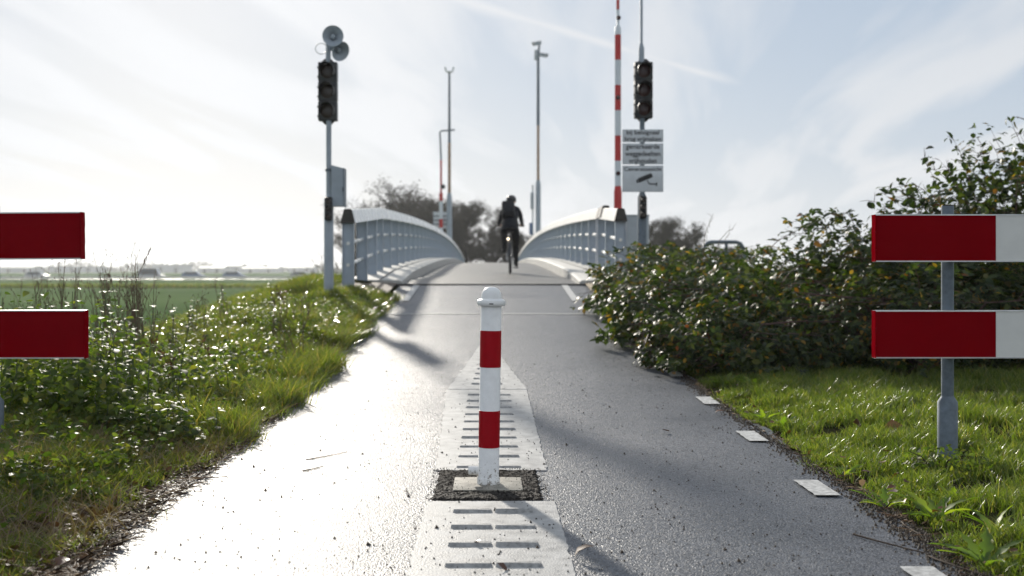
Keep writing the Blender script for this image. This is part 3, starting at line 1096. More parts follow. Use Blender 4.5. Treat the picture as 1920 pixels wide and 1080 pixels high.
# ------------------------------------------------------------------ signals, signs, booms, masts
def signal_head(parent, c, w=0.262, h=0.82, lens='lens_red'):
    """three-section traffic signal facing -Y, c is its centre"""
    cx, cy, cz = c
    sh = h / 3
    H = MB()
    for k in range(3):
        zc = cz + (1 - k) * sh
        H.rbox(cx - w / 2, cx + w / 2, cy - 0.02, cy + 0.13, zc - sh / 2 + 0.004, zc + sh / 2 - 0.004, 0.012)
    H.box(cx - w / 2 + 0.012, cx + w / 2 - 0.012, cy - 0.01, cy + 0.12, cz - h / 2 + 0.02, cz + h / 2 - 0.02)
    hd = H.build('signal_head', M['dark'], parent)
    for k in range(3):
        zc = cz + (1 - k) * sh
        MB().lathe([(0.001, -0.035), (0.05, -0.032), (0.085, -0.026), (0.098, -0.020), (0.098, -0.01)], 28, (cx, cy, zc), 'Y').build('lens', M[lens], hd)
        v = MB()
        secs = []
        n = 15
        for yy, rr in ((cy - 0.02, 0.108), (cy - 0.17, 0.104)):
            ring = []
            for i in range(n + 1):
                a = R(-35) + R(250) * i / n
                ring.append((cx + rr * math.cos(a), yy - (0.03 * math.sin(a) if yy < cy - 0.1 else 0), zc + rr * math.sin(a)))
            for i in range(n, -1, -1):
                a = R(-35) + R(250) * i / n
                ring.append((cx + (rr - 0.004) * math.cos(a), yy - (0.03 * math.sin(a) if yy < cy - 0.1 else 0), zc + (rr - 0.004) * math.sin(a)))
            secs.append(ring)
        v.sweep(secs)
        v.build('visor', M['black'], hd)
        for dz in (-0.07, 0.06):
            MB().rbox(cx - w / 2 - 0.014, cx - w / 2 + 0.004, cy + 0.0, cy + 0.03, zc + dz - 0.012, zc + dz + 0.012, 0.003).build('hinge', M['black'], hd)
    for sgn in (-1, 1):
        MB().sweep([[(cx - 0.09, cy + 0.01, cz + sgn * (h / 2 - 0.002)), (cx + 0.09, cy + 0.01, cz + sgn * (h / 2 - 0.002)), (cx + 0.09, cy + 0.1, cz + sgn * (h / 2 - 0.002)), (cx - 0.09, cy + 0.1, cz + sgn * (h / 2 - 0.002))],
                    [(cx - 0.045, cy + 0.03, cz + sgn * (h / 2 + 0.045)), (cx + 0.045, cy + 0.03, cz + sgn * (h / 2 + 0.045)), (cx + 0.045, cy + 0.09, cz + sgn * (h / 2 + 0.045)), (cx - 0.045, cy + 0.09, cz + sgn * (h / 2 + 0.045))]]).build('bracket', M['dark'], hd)
    return hd


def small_signal(parent, c):
    cx, cy, cz = c
    b = MB().rbox(cx - 0.055, cx + 0.055, cy - 0.05, cy + 0.05, cz - 0.165, cz + 0.165, 0.03).build('small_signal', M['black'], parent)
    for k in (-1, 0, 1):
        MB().lathe([(0.001, -0.062), (0.03, -0.06), (0.036, -0.052), (0.036, -0.045)], 16, (cx, cy, cz + k * 0.1), 'Y').build('lens', M['lens_dark'], b)
        secs = []
        for yy in (cy - 0.05, cy - 0.11):
            ring = [(cx + 0.04 * math.cos(R(180) * i / 8), yy, cz + k * 0.1 + 0.04 * math.sin(R(180) * i / 8)) for i in range(9)]
            ring += [(cx + 0.037 * math.cos(R(180) * i / 8), yy, cz + k * 0.1 + 0.037 * math.sin(R(180) * i / 8)) for i in range(8, -1, -1)]
            secs.append(ring)
        MB().sweep(secs).build('visor', M['black'], b)
    return b


def horn(parent, c, d, r):
    """loudspeaker horn opening along direction d"""
    d = Vector(d).normalized()
    q = Vector((0, 0, 1)).rotation_difference(d)
    m_ = MB()
    prof = [(0.03, -0.22), (0.05, -0.21), (0.052, -0.14), (0.035, -0.13), (0.045, -0.08), (0.075, -0.04), (r * 0.8, -0.01), (r, 0.005), (r, 0.012), (r * 0.95, 0.008), (r * 0.72, -0.02), (0.06, -0.06), (0.04, -0.09)]
    m_.lathe(prof, 28)
    m_.v = [tuple(q @ Vector(p) + Vector(c)) for p in m_.v]
    o = m_.build('loudspeaker', M['steel_paint'], parent)
    m2 = MB().lathe([(0.034, -0.09), (0.034, -0.035), (0.025, -0.02), (0.002, -0.014)], 18)
    m2.v = [tuple(q @ Vector(p) + Vector(c)) for p in m2.v]
    m2.build('cone', M['steel_paint'], o)
    return o


def pz(py, Y):
    return CAMZ + (VPY - py) / FPX * Y


def pxx(px, Y):
    return (px - VPX) / FPX * Y


def build_left_signal():
    Y = 15.8
    X = pxx(616.5, Y)
    T = thing('signal_pole', 'grey signal pole with traffic light and two horn loudspeakers left of the bridge', 'signal pole', (X, Y, 0), group='signal poles at the bridge entrance')
    g = ground_z(X, Y)
    z1 = pz(372, Y)
    MB().tube([(0, 0, g - 0.2), (0, 0, z1 - 0.02), (0, 0, z1 + 0.03), (0, 0, z1 + 0.05)], [0.068, 0.066, 0.042, 0.038], 24).build('lower_pole', M['steel_paint'], T)
    MB().tube([(0, 0, z1 + 0.05), (0, 0, pz(222, Y))], 0.037, 20).build('upper_pole', M['steel_paint'], T)
    MB().tube([(-0.01, 0.02, pz(118, Y)), (-0.01, 0.02, pz(80, Y))], [0.036, 0.036], 16).build('top_pole', M['steel_paint'], T)
    MB().lathe([(0.03, 0), (0.03, 0.05), (0.02, 0.075), (0.001, 0.08)], 16, (0.02, 0.0, pz(62, Y))).build('pole_cap', M['steel_paint'], T)
    signal_head(T, (-0.015, -0.02, pz(171.5, Y)), lens='lens_dark')
    horn(T, (0.085, -0.2, pz(73, Y)), (0.12, -1, 0.02), 0.145)
    horn(T, (0.17, -0.08, pz(98, Y)), (0.85, -0.9, -0.55), 0.14)
    n = 20
    MB().tube([(-0.02 - 0.09 * (1 - math.cos(2 * math.pi * i / n)) * 0.9, -0.03, pz(92, Y) + 0.075 * math.sin(2 * math.pi * i / n)) for i in range(n + 1)], 0.006, 8).build('cable_loop', M['white_paint'], T)
    zc0, zc1 = pz(387, Y), pz(312, Y)
    c = MB()
    c.sweep([[(0.05, -0.10, zc0), (0.22, -0.10, zc0), (0.22, 0.14, zc0), (0.05, 0.14, zc0)], [(0.05, -0.10, zc1 + 0.01), (0.22, -0.10, zc1 - 0.035), (0.22, 0.14, zc1 - 0.035), (0.05, 0.14, zc1 + 0.01)]])
    cab = c.build('control_box', M['steel_paint'], T, smooth=0)
    MB().box(0.215, 0.226, -0.11, 0.15, zc0 - 0.01, zc1 - 0.03).build('box_lid', M['galv'], cab, smooth=0)
    MB().box(0.205, 0.2145, -0.112, -0.101, zc0 + 0.2, zc0 + 0.26).build('latch', M['black'], cab, smooth=0)
    for zz in (zc0 + 0.05, zc1 - 0.05):
        MB().lathe([(0.046, -0.02), (0.05, -0.018), (0.05, 0.018), (0.046, 0.02)], 18, (0, 0, zz)).build('clamp', M['galv'], T)
    small_signal(T, (0.01, -0.085, pz(392, Y)))


build_left_signal()


def text_mesh(body, size, m_, parent, loc, width=None):
    cu = bpy.data.curves.new('lettering', 'FONT')
    cu.body = body
    cu.size = size
    cu.align_x = 'CENTER'
    cu.align_y = 'CENTER'
    cu.extrude = 0.0008
    cu.offset = size * 0.016
    tmp = bpy.data.objects.new('lettering', cu)
    COL.objects.link(tmp)
    bpy.context.view_layer.update()
    me = bpy.data.meshes.new_from_object(tmp)
    bpy.data.objects.remove(tmp)
    me.materials.clear()
    me.materials.append(m_)
    xs = [v.co.x for v in me.vertices]
    w = max(xs) - min(xs)
    k = (width / w) if width else 1.0
    for v in me.vertices:
        x, y, z = v.co
        v.co = (x * k, -z, y)
    o = link('lettering', me, parent, loc)
    return o


def build_right_signal():
    Y = 16.5
    X = pxx(1204, Y)
    T = thing('signal_pole', 'signal pole with traffic light and three white signs right of the bridge', 'signal pole', (X, Y, 0), group='signal poles at the bridge entrance')
    g = ground_z(X, Y)
    z1 = pz(366, Y)
    MB().tube([(0, 0, g - 0.2), (0, 0, z1 - 0.03), (0, 0, z1 + 0.03), (0, 0, z1 + 0.05)], [0.068, 0.066, 0.042, 0.038], 24).build('lower_pole', M['galv'], T)
    MB().tube([(0, 0, z1 + 0.05), (0, 0, pz(222, Y))], 0.037, 20).build('upper_pole', M['galv'], T)
    MB().tube([(-0.008, 0.02, pz(118, Y)), (-0.008, 0.02, pz(90, Y)), (-0.008, 0.02, pz(80, Y)), (-0.008, 0.02, pz(-260, Y))], [0.042, 0.042, 0.021, 0.02], 18).build('mast', M['steel_paint'], T)
    signal_head(T, (0.02, -0.02, pz(169, Y)))
    small_signal(T, (0.0, -0.085, pz(389, Y)))
    W = 76.5 / FPX * Y
    rows = [(243.5, 268, ['bij belsignaal', 'brug vrijmaken'], 0.085, [0.80, 0.88]),
            (269.5, 309.5, ['gemarkeerde', 'weggedeelten', 'vrijhouden'], 0.098, [0.82, 0.86, 0.68]),
            (311, 361, ['Cameratoezicht'], 0.078, [0.92])]
    for i, (a, b, lines, size, ws) in enumerate(rows):
        za, zb = pz(a, Y), pz(b, Y)
        S = MB().rbox(-W / 2, W / 2, -0.075, -0.068, zb + 0.003, za - 0.003, 0.0034).build('sign', M['sign_white'], T)
        e = 0.006
        E = MB()
        E.box(-W / 2 + 0.008, W / 2 - 0.008, -0.0765, -0.0755, za - 0.012, za - 0.007).box(-W / 2 + 0.008, W / 2 - 0.008, -0.0765, -0.0755, zb + 0.007, zb + 0.012)
        E.box(-W / 2 + 0.008, -W / 2 + 0.012, -0.0765, -0.0755, zb + 0.012, za - 0.012).box(W / 2 - 0.012, W / 2 - 0.008, -0.0765, -0.0755, zb + 0.012, za - 0.012)
        E.build('border', M['sign_edge'], S, smooth=0)
        n = len(lines)
        hh = za - zb
        for k, (t, wf) in enumerate(zip(lines, ws)):
            zc = za - hh * (k + 0.5) / n if i < 2 else za - 0.055
            text_mesh(t, size, M['text'], S, (0, -0.0765, zc), W * wf)
        if i == 2:
            zc = (za + zb) / 2 - 0.035
            C = MB()
            # camera body: slanted box with hood, lens, arm and wall plate
            def rot(px_, pz_, a=R(22)):
                return (px_ * math.cos(a) - pz_ * math.sin(a), px_ * math.sin(a) + pz_ * math.cos(a))
            def flat(poly, dy=0.0):
                C.sweep([[(x, -0.0772 - dy, z + zc) for (x, z) in poly], [(x, -0.0760, z + zc) for (x, z) in poly]])
            ox, oz = 0.03, 0.045
            flat([(ox + rot(a, b)[0], oz + rot(a, b)[1]) for a, b in ((-0.105, -0.032), (0.10, -0.032), (0.115, -0.02), (0.115, 0.02), (0.10, 0.036), (-0.09, 0.036), (-0.105, 0.02))])
            flat([(ox + rot(a, b)[0], oz + rot(a, b)[1]) for a, b in ((-0.135, -0.026), (-0.109, -0.026), (-0.109, 0.026), (-0.128, 0.024))])
            flat([(0.055, 0.02), (0.072, 0.012), (0.098, -0.032), (0.088, -0.045)], 0.0004)
            flat([(0.09, -0.048), (0.195, -0.052), (0.195, -0.036), (0.095, -0.03)], 0.0002)
            flat([(0.19, -0.07), (0.206, -0.07), (0.206, -0.018), (0.19, -0.018)], 0.0006)
            C.build('camera_pictogram', M['text'], S, smooth=0)
        MB().tube([(0, -0.067, (za + zb) / 2), (0, -0.03, (za + zb) / 2)], 0.012, 8).build('bracket', M['galv'], S)


build_right_signal()


def boom(px, Y, base_py, ztop, seg, r, label, X=None, lamps=True, cab=True, thin_from=6):
    X = pxx(px, Y) if X is None else X
    T = thing('barrier_boom', label, 'barrier', (X, Y, 0), group='raised barrier booms at the bridge')
    zb = pz(base_py, Y)
    MB().tube([(0, 0, zb - 1.3), (0, 0, zb + 0.28), (0, 0, zb + 0.38)], [r * 1.25, r * 1.25, r], 20).build('boom_foot', M['boom_red'], T)
    z = zb + 0.381
    k = 0
    while z < ztop:
        red = (k % 2 == 1)
        ra = r if k < thin_from else r * 0.5
        z2 = min(z + seg, ztop)
        m_ = MB()
        if k == thin_from - 0 and thin_from > 0:
            m_.tube([(0, 0, z + 0.001), (0, 0, z + seg * 0.28), (0, 0, z + seg * 0.40), (0, 0, z2)], [r, r * 0.98, r * 0.5, r * 0.5], 20)
        else:
            m_.tube([(0, 0, z + 0.001), (0, 0, z2)], ra, 20)
        sgm = m_.build('band', M['boom_red'] if red else M['boom_white'], T)
        if lamps and k in (0, 3, 6):
            MB().lathe([(0.002, -0.03), (0.03, -0.024), (0.042, -0.008), (0.042, 0.02)], 18, (0.0 if k < 6 else 0.012, -ra, (z + z2) / 2 + (0.08 if k == 6 else 0)), 'Y').build('lamp', M['lens_red'], sgm)
        z = z2
        k += 1
    if cab:
        x0 = 0.14
        C = MB().rbox(x0, x0 + 0.42, -0.1, 0.28, zb - 1.3, pz(405, Y), 0.015).build('drive_cabinet', M['cabinet'], T)
        MB().rbox(x0 + 0.03, x0 + 0.39, -0.108, -0.099, zb - 0.9, pz(428, Y), 0.003).build('cabinet_door', M['cabinet'], C)
        MB().box(x0 - 0.01, x0 + 0.43, -0.115, 0.29, pz(405, Y) + 0.002, pz(405, Y) + 0.02).build('cabinet_lid', M['cabinet'], C, smooth=0)
    return T


boom(1158.5, 20.9, 388, 8.2, 0.463, 0.0585, 'tall red and white striped barrier boom raised behind the right railing')


def far_boom():
    Y = 60.0
    X = pxx(827, Y)
    T = thing('barrier_boom', 'distant raised red and white boom behind the left railing', 'barrier', (X, Y, 0), group='raised barrier booms at the bridge')
    z0 = 0.2
    segs = [(470, 447, 1), (447, 427, 0), (427, 411, 1), (411, 396, 0), (396, 377, 0), (377, 362, 1)]
    MB().tube([(0, 0, 0.0), (0, 0, pz(447, Y))], 0.13, 14).build('boom_foot', M['boom_red'], T)
    for a, b, red in segs[1:]:
        MB().tube([(0, 0, pz(a, Y) + 0.002), (0, 0, pz(b, Y))], 0.1, 14).build('band', M['boom_red'] if red else M['boom_white'], T)
    MB().tube([(0, 0, pz(362, Y) + 0.002), (0, 0, pz(300, Y))], 0.055, 12).build('band', M['boom_red'], T)
    MB().tube([(0, 0, pz(300, Y) + 0.002), (-0.06, 0, pz(248, Y)), (0.0, 0, pz(245.5, Y)), (0.72, 0, pz(243.5, Y))], [0.05, 0.045, 0.045, 0.045], 12).build('tip_bracket', M['galv'], T)
    MB().lathe([(0.01, -0.12), (0.09, -0.1), (0.13, -0.03), (0.13, 0.06)], 16, (0.1, -0.04, pz(350, Y)), 'Y').build('lamp', M['dark'], T)
    B = MB().box(-0.42, 0.36, 0.2, 0.23, pz(428, Y), pz(397, Y)).build('sign_back', M['sign_white'], T, smooth=0)
    for k in range(1, 4):
        zz = pz(428, Y) + (pz(397, Y) - pz(428, Y)) * k / 4
        MB().box(-0.42, 0.36, 0.19, 0.199, zz - 0.03, zz + 0.03).build('sign_rail', M['galv'], B, smooth=0)


far_boom()


def build_far_masts():
    Y = 60.0
    X = pxx(842.5, Y)
    T = thing('lighting_mast', 'thin tall mast with a forked top behind the left railing', 'mast', (X, Y, 0), group='masts beyond the bridge')
    MB().tube([(0, 0, 0.2), (0, 0, pz(372, Y)), (0, 0, pz(362, Y))], [0.15, 0.14, 0.1], 14).build('lower_mast', M['steel_paint'], T)
    MB().tube([(0, 0, pz(362, Y)), (0, 0, pz(268, Y))], [0.085, 0.08], 12).build('middle_mast', M['rust'], T)
    MB().tube([(0, 0, pz(268, Y)), (0, 0, pz(136, Y))], [0.075, 0.055], 12).build('upper_mast', M['galv'], T)
    for s in (-1, 1):
        MB().tube([(0, 0, pz(136, Y)), (s * 0.16, 0, pz(134, Y)), (s * 0.22, 0, pz(126, Y))], [0.05, 0.05, 0.06], 10).build('lamp_arm', M['white_paint'], T)
    MB().lathe([(0.03, 0), (0.12, 0.02), (0.12, 0.06), (0.05, 0.09)], 14, (0, 0, pz(136, Y))).build('lamp_head', M['white_paint'], T)

    Y = 58.0
    X = pxx(1009, Y)
    T = thing('camera_mast', 'tall thin mast with surveillance cameras at its top behind the right railing', 'mast', (X, Y, 0), group='masts beyond the bridge')
    MB().tube([(0, 0, 0.2), (0, 0, pz(345, Y)), (0, 0, pz(338, Y))], [0.14, 0.13, 0.09], 14).build('lower_mast', M['steel_paint'], T)
    MB().tube([(0, 0, pz(338, Y)), (0, 0, pz(235, Y))], [0.075, 0.07], 12).build('middle_mast', M['rust'], T)
    MB().tube([(0, 0, pz(235, Y)), (0, 0, pz(104, Y)), (0.06, 0, pz(84, Y))], [0.085, 0.07, 0.05], 12).build('upper_mast', M['galv'], T)
    def camera(c, d, L, nm='camera'):
        d = Vector(d).normalized()
        o = MB().rbox(-0.08, 0.08, -L / 2, L / 2, -0.075, 0.075, 0.02).build(nm, M['cabinet'], T)
        o.location = c
        o.rotation_euler = d.to_track_quat('Y', 'Z').to_euler()
        MB().rbox(-0.095, 0.095, -L / 2 - 0.02, L / 2 + 0.08, 0.08, 0.1, 0.008).build('sun_shield', M['galv'], o)
        MB().lathe([(0.05, L / 2), (0.05, L / 2 + 0.04), (0.045, L / 2 + 0.045)], 14, (0, 0, 0), 'Y').build('lens', M['black'], o)
    camera((-0.05, -0.02, pz(82, Y)), (-1, -0.3, -0.25), 0.42)
    camera((0.24, -0.05, pz(104, Y)), (1, -0.3, -0.2), 0.42)
    MB().rbox(-0.2, -0.02, -0.14, 0.02, pz(113, Y), pz(94, Y), 0.03).build('junction_box', M['cabinet'], T)
    MB().tube([(-0.28, -0.1, 0.2), (-0.28, -0.1, pz(347, Y))], 0.05, 10).build('side_pole', M['white_paint'], T)
    c = MB().rbox(-0.40, -0.22, -0.25, -0.05, pz(392, Y), pz(361, Y), 0.02).build('control_box', M['cabinet'], T)
    c2 = MB().rbox(-0.46, -0.28, -0.25, 0.05, pz(440, Y), pz(418, Y), 0.02).build('control_box', M['car_blue'], T)


build_far_masts()


def build_tube_rail():
    Y = 24.0
    x0, x1 = pxx(1315, Y), pxx(1398, Y)
    z = pz(454, Y)
    gx = (x0 + x1) / 2
    T = thing('tube_barrier', 'bent grey tube barrier showing above the bramble', 'barrier', (gx, Y, 0))
    hw = (x1 - x0) / 2
    g = min(ground_z(gx, Y), -0.3)
    MB().tube([(-hw, 0, g - 0.2), (-hw, 0, z - 0.30), (-hw + 0.03, 0, z - 0.16), (-hw + 0.11, 0, z - 0.03), (-hw + 0.2, 0, z), (hw - 0.2, 0, z), (hw - 0.11, 0, z - 0.03), (hw - 0.03, 0, z - 0.16), (hw, 0, z - 0.3), (hw, 0, g - 0.2)], 0.042, 12).build('frame_tube', M['galv'], T)
    MB().tube([(0.06, 0, g - 0.2), (0.06, 0, z - 0.03)], 0.036, 12).build('middle_post', M['galv'], T)


build_tube_rail()


# ------------------------------------------------------------------ cyclist
def build_cyclist():
    Y = 24.0
    X = pxx(956, Y)
    zg = deck_z(Y) + 0.015
    # wheels' contact, bicycle pointing away from the camera
    B = thing('bicycle', 'dark bicycle ridden over the bridge with its rear lamp lit', 'bicycle', (X, Y, zg))
    B.rotation_euler = (R(1.6), 0, R(-2))
    RH, FH = Vector((0, 0, 0.345)), Vector((0, 1.05, 0.345))
    for nm, h in (('rear_wheel', RH), ('front_wheel', FH)):
        w = MB().torus((0, 0, 0), 0.325, 0.020, 'X', 40, 8).build(nm, M['rubber'], B, loc=h)
        MB().torus((0, 0, 0), 0.302, 0.010, 'X', 40, 6).build('rim', M['chrome'], w)
        sp = MB()
        for k in range(24):
            a = 2 * math.pi * k / 24
            s = 0.03 if k % 2 else -0.03
            sp.tube([(s, 0.02 * math.cos(a + 0.9), 0.02 * math.sin(a + 0.9)), (0, 0.3 * math.cos(a), 0.3 * math.sin(a))], 0.0014, 4)
        sp.build('spokes', M['chrome'], w)
        MB().tube([(-0.05, 0, 0), (0.05, 0, 0)], 0.022, 12).build('hub', M['chrome'], w)
    BB = Vector((0, 0.43, 0.29))
    seat_t = Vector((0, 0.20, 0.86))
    head_t, head_b = Vector((0, 0.83, 0.90)), Vector((0, 0.89, 0.70))
    F = MB()
    F.tube([BB, seat_t], 0.018, 10).tube([BB, head_b], 0.020, 10).tube([seat_t - Vector((0, -0.02, 0.09)), head_t - Vector((0, 0, 0.03))], 0.018, 10).tube([head_b - Vector((0, 0, 0.02)), head_t], 0.022, 10)
    for s in (-1, 1):
        F.tube([BB + Vector((s * 0.03, 0, 0)), RH + Vector((s * 0.06, 0, 0))], 0.010, 8)
        F.tube([seat_t - Vector((s * -0.015, -0.03, 0.12)), RH + Vector((s * 0.06, 0, 0))], 0.008, 8)
    F.build('frame', M['frame'], B)
    K = MB()
    for s in (-1, 1):
        K.tube([head_b + Vector((s * 0.02, 0, -0.03)), head_b + Vector((s * 0.05, 0.03, -0.06)), FH + Vector((s * 0.055, 0, 0))], 0.012, 8)
    K.build('fork', M['frame'], B)
    hb = MB().tube([head_t, head_t + Vector((0, 0.0, 0.10)), head_t + Vector((0, 0.05, 0.13))], 0.015, 8)
    hb.tube([(-0.29, 0.83, 1.02), (-0.2, 0.86, 1.03), (0, 0.88, 1.03), (0.2, 0.86, 1.03), (0.29, 0.83, 1.02)], 0.012, 8)
    H = hb.build('handlebar', M['frame'], B)
    for s in (-1, 1):
        MB().tube([(s * 0.30, 0.826, 1.02), (s * 0.20, 0.86, 1.03)], 0.017, 10).build('grip', M['rubber'], H)
    MB().add([(-0.075, 0.03, 0.90), (0.075, 0.03, 0.90), (0.03, 0.28, 0.90), (-0.03, 0.28, 0.90), (-0.07, 0.035, 0.865), (0.07, 0.035, 0.865), (0.025, 0.28, 0.875), (-0.025, 0.28, 0.875)], [(0, 1, 2, 3), (7, 6, 5, 4), (0, 4, 5, 1), (1, 5, 6, 2), (2, 6, 7, 3), (3, 7, 4, 0)]).build('saddle', M['black'], B)
    MB().tube([seat_t - Vector((0, 0, 0.02)), Vector((0, 0.18, 0.875))], 0.013, 8).build('seat_post', M['chrome'], B)
    cr = MB().torus((0.045, BB.y, BB.z), 0.09, 0.006, 'X', 24, 6).build('chainring', M['chrome'], B)
    MB().tube([(-0.07, BB.y, BB.z), (0.07, BB.y, BB.z)], 0.02, 10).build('axle', M['chrome'], cr)
    for s, up in ((-1, 1), (1, -1)):
        pe = Vector((s * 0.075, BB.y + 0.03 * up, BB.z + 0.165 * up))
        c_ = MB().tube([(s * 0.075, BB.y, BB.z), pe], 0.010, 8).build('crank', M['chrome'], B)
        MB().rbox(min(s * 0.08, s * 0.18), max(s * 0.08, s * 0.18), pe.y - 0.04, pe.y + 0.04, pe.z - 0.012, pe.z + 0.012, 0.004).build('pedal', M['black'], c_)
    fe = MB()
    secs = []
    for k in range(13):
        a = R(40 + 130 * k / 12)
        secs.append([(x, RH.y + rr * math.cos(a), RH.z + rr * math.sin(a)) for (x, rr) in ((-0.03, 0.358), (0.0, 0.366), (0.03, 0.358), (0.0, 0.362))])
    fe.sweep(secs).build('mudguard', M['frame'], B)
    L_ = MB().lathe([(0.002, -0.015), (0.022, -0.012), (0.026, 0.0), (0.026, 0.02)], 18, (-0.035, -0.06, 0.74), 'Y').build('rear_lamp', M['lamp'], B)
    MB().tube([(-0.03, -0.04, 0.74), (-0.008, 0.12, 0.76)], 0.006, 6).build('lamp_bracket', M['frame'], B)

    # rider: one continuous skinned body
    P = thing('person', 'cyclist in dark clothes riding away over the bridge', 'person', (X, Y, zg))
    P.rotation_euler = (R(1.6), 0, R(-2))
    J = [  # name, co, radius (x, y), parent
        ('pelvis', (0.0, 0.18, 1.02), 0.165, None), ('waist', (0.0, 0.27, 1.15), 0.155, 'pelvis'), ('chest', (0.005, 0.40, 1.29), 0.165, 'waist'),
        ('upper', (0.01, 0.48, 1.38), 0.13, 'chest'), ('neck', (0.015, 0.55, 1.455), 0.062, 'upper'), ('skull', (0.02, 0.60, 1.535), 0.088, 'neck'), ('crown', (0.02, 0.615, 1.60), 0.078, 'skull'),
        ('ls', (-0.14, 0.49, 1.36), 0.07, 'upper'), ('lsd', (-0.185, 0.52, 1.29), 0.06, 'ls'), ('le', (-0.225, 0.60, 1.12), 0.046, 'lsd'), ('lw', (-0.255, 0.79, 1.055), 0.034, 'le'), ('lh', (-0.25, 0.84, 1.045), 0.036, 'lw'),
        ('rs', (0.16, 0.49, 1.36), 0.07, 'upper'), ('rsd', (0.205, 0.52, 1.29), 0.06, 'rs'), ('re', (0.24, 0.60, 1.12), 0.046, 'rsd'), ('rw', (0.26, 0.79, 1.055), 0.034, 're'), ('rh', (0.255, 0.84, 1.045), 0.036, 'rw'),
        ('lhip', (-0.10, 0.20, 0.94), 0.115, 'pelvis'), ('lthi', (-0.125, 0.40, 0.86), 0.092, 'lhip'), ('lk', (-0.135, 0.60, 0.78), 0.068, 'lthi'), ('lcalf', (-0.13, 0.50, 0.64), 0.06, 'lk'), ('la', (-0.125, 0.40, 0.50), 0.042, 'lcalf'), ('lheel', (-0.125, 0.38, 0.475), 0.040, 'la'), ('lt', (-0.13, 0.53, 0.475), 0.034, 'la'),
        ('rhip', (0.10, 0.20, 0.94), 0.115, 'pelvis'), ('rthi', (0.118, 0.33, 0.77), 0.092, 'rhip'), ('rk', (0.125, 0.47, 0.60), 0.066, 'rthi'), ('rcalf', (0.125, 0.42, 0.42), 0.058, 'rk'), ('ra', (0.13, 0.36, 0.22), 0.042, 'rcalf'), ('rheel', (0.13, 0.335, 0.185), 0.040, 'ra'), ('rt', (0.135, 0.48, 0.155), 0.034, 'ra')]
    idx = {j[0]: i for i, j in enumerate(J)}
    me = bpy.data.meshes.new('body')
    me.from_pydata([j[1] for j in J], [(idx[j[3]], idx[j[0]]) for j in J if j[3]], [])
    tmp = bpy.data.objects.new('body', me)
    COL.objects.link(tmp)
    md = tmp.modifiers.new('skin', 'SKIN')
    md.use_smooth_shade = True
    me.skin_vertices.new() if not me.skin_vertices else None
    for i, j in enumerate(J):
        v = me.skin_vertices[0].data[i]
        v.radius = (j[2], j[2] * (0.78 if j[0] in ('chest', 'waist', 'upper') else 1.0))
        v.use_root = (i == 0)
    sb = tmp.modifiers.new('sub', 'SUBSURF')
    sb.levels = sb.render_levels = 2
    dg = bpy.context.evaluated_depsgraph_get()
    bm = bmesh.new()
    bm.from_object(tmp, dg)
    bpy.data.objects.remove(tmp)
    # fingers curled round the grips, nose and ears
    ex = MB()
    for s, cx in ((-1, -0.25), (1, 0.255)):
        for k in range(4):
            x = cx + s * (-0.03 + 0.02 * k)
            L2 = (0.9, 1.0, 0.96, 0.8)[k]
            ex.tube([(x, 0.845, 1.062), (x, 0.845 + 0.042 * L2, 1.058), (x, 0.885, 1.026), (x, 0.862, 1.006)], [0.0095, 0.009, 0.0085, 0.007], 6)
        ex.tube([(cx - s * 0.035, 0.82, 1.045), (cx - s * 0.05, 0.835, 1.02), (cx - s * 0.045, 0.86, 1.008)], [0.011, 0.010, 0.008], 6)
        ex.tube([(0.02 + s * 0.078, 0.60, 1.555), (0.02 + s * 0.094, 0.59, 1.54), (0.02 + s * 0.082, 0.605, 1.515)], [0.012, 0.016, 0.009], 6)
        ex.lathe([(0.002, 0.015), (0.012, 0.008), (0.013, 0.0)], 8, (0.02 + s * 0.032, 0.677, 1.555), 'Y')
    ex.tube([(0.02, 0.675, 1.56), (0.02, 0.705, 1.52), (0.02, 0.675, 1.512)], [0.009, 0.015, 0.01], 6)
    ex.tube([(-0.008, 0.672, 1.487), (0.02, 0.682, 1.485), (0.048, 0.672, 1.487)], [0.004, 0.007, 0.004], 6)
    n0 = [bm.verts.new(p) for p in ex.v]
    for f in ex.f:
        bm.faces.new([n0[i] for i in f])
    me2 = bpy.data.meshes.new('body')
    bm.to_mesh(me2)
    bm.free()
    for k in ('cloth2', 'cloth', 'skin', 'black'):
        me2.materials.append(M[k])
    for p in me2.polygons:
        c = p.center
        p.use_smooth = True
        if c.z > 1.445 or (c.z > 0.99 and c.y > 0.80 and abs(c.x) > 0.17):
            p.material_index = 2
        elif c.z > 0.98:
            p.material_index = 0
        elif (c.x < 0 and c.z < 0.535) or (c.x > 0 and c.z < 0.255):
            p.material_index = 3
        else:
            p.material_index = 1
    link('body', me2, P)
    MB().lathe([(0.098, -0.02), (0.109, 0.0), (0.110, 0.03), (0.100, 0.07), (0.076, 0.10), (0.04, 0.117), (0.002, 0.122)], 24, (0.02, 0.60, 1.565)).build('helmet', M['helmet'], P)
    # jacket hem and collar as clothing shells
    jk = MB()
    ring = lambda c, rx, ry, n=20: [(c[0] + rx * math.cos(2 * math.pi * i / n), c[1] + ry * math.sin(2 * math.pi * i / n), c[2] + 0.02 * math.sin(3 * 2 * math.pi * i / n)) for i in range(n)]
    jk.sweep([ring((0, 0.15, 0.96), 0.180, 0.15), ring((0, 0.18, 1.03), 0.178, 0.165), ring((0, 0.27, 1.15), 0.165, 0.155), ring((0.005, 0.38, 1.27), 0.172, 0.155), ring((0.01, 0.46, 1.37), 0.165, 0.12), ring((0.012, 0.51, 1.43), 0.10, 0.09)])
    jk.build('jacket', M['cloth2'], P)
    K = thing('backpack', "dark backpack worn on the cyclist's back", 'backpack', (X, Y, zg))
    K.rotation_euler = (R(1.6), 0, R(-2))
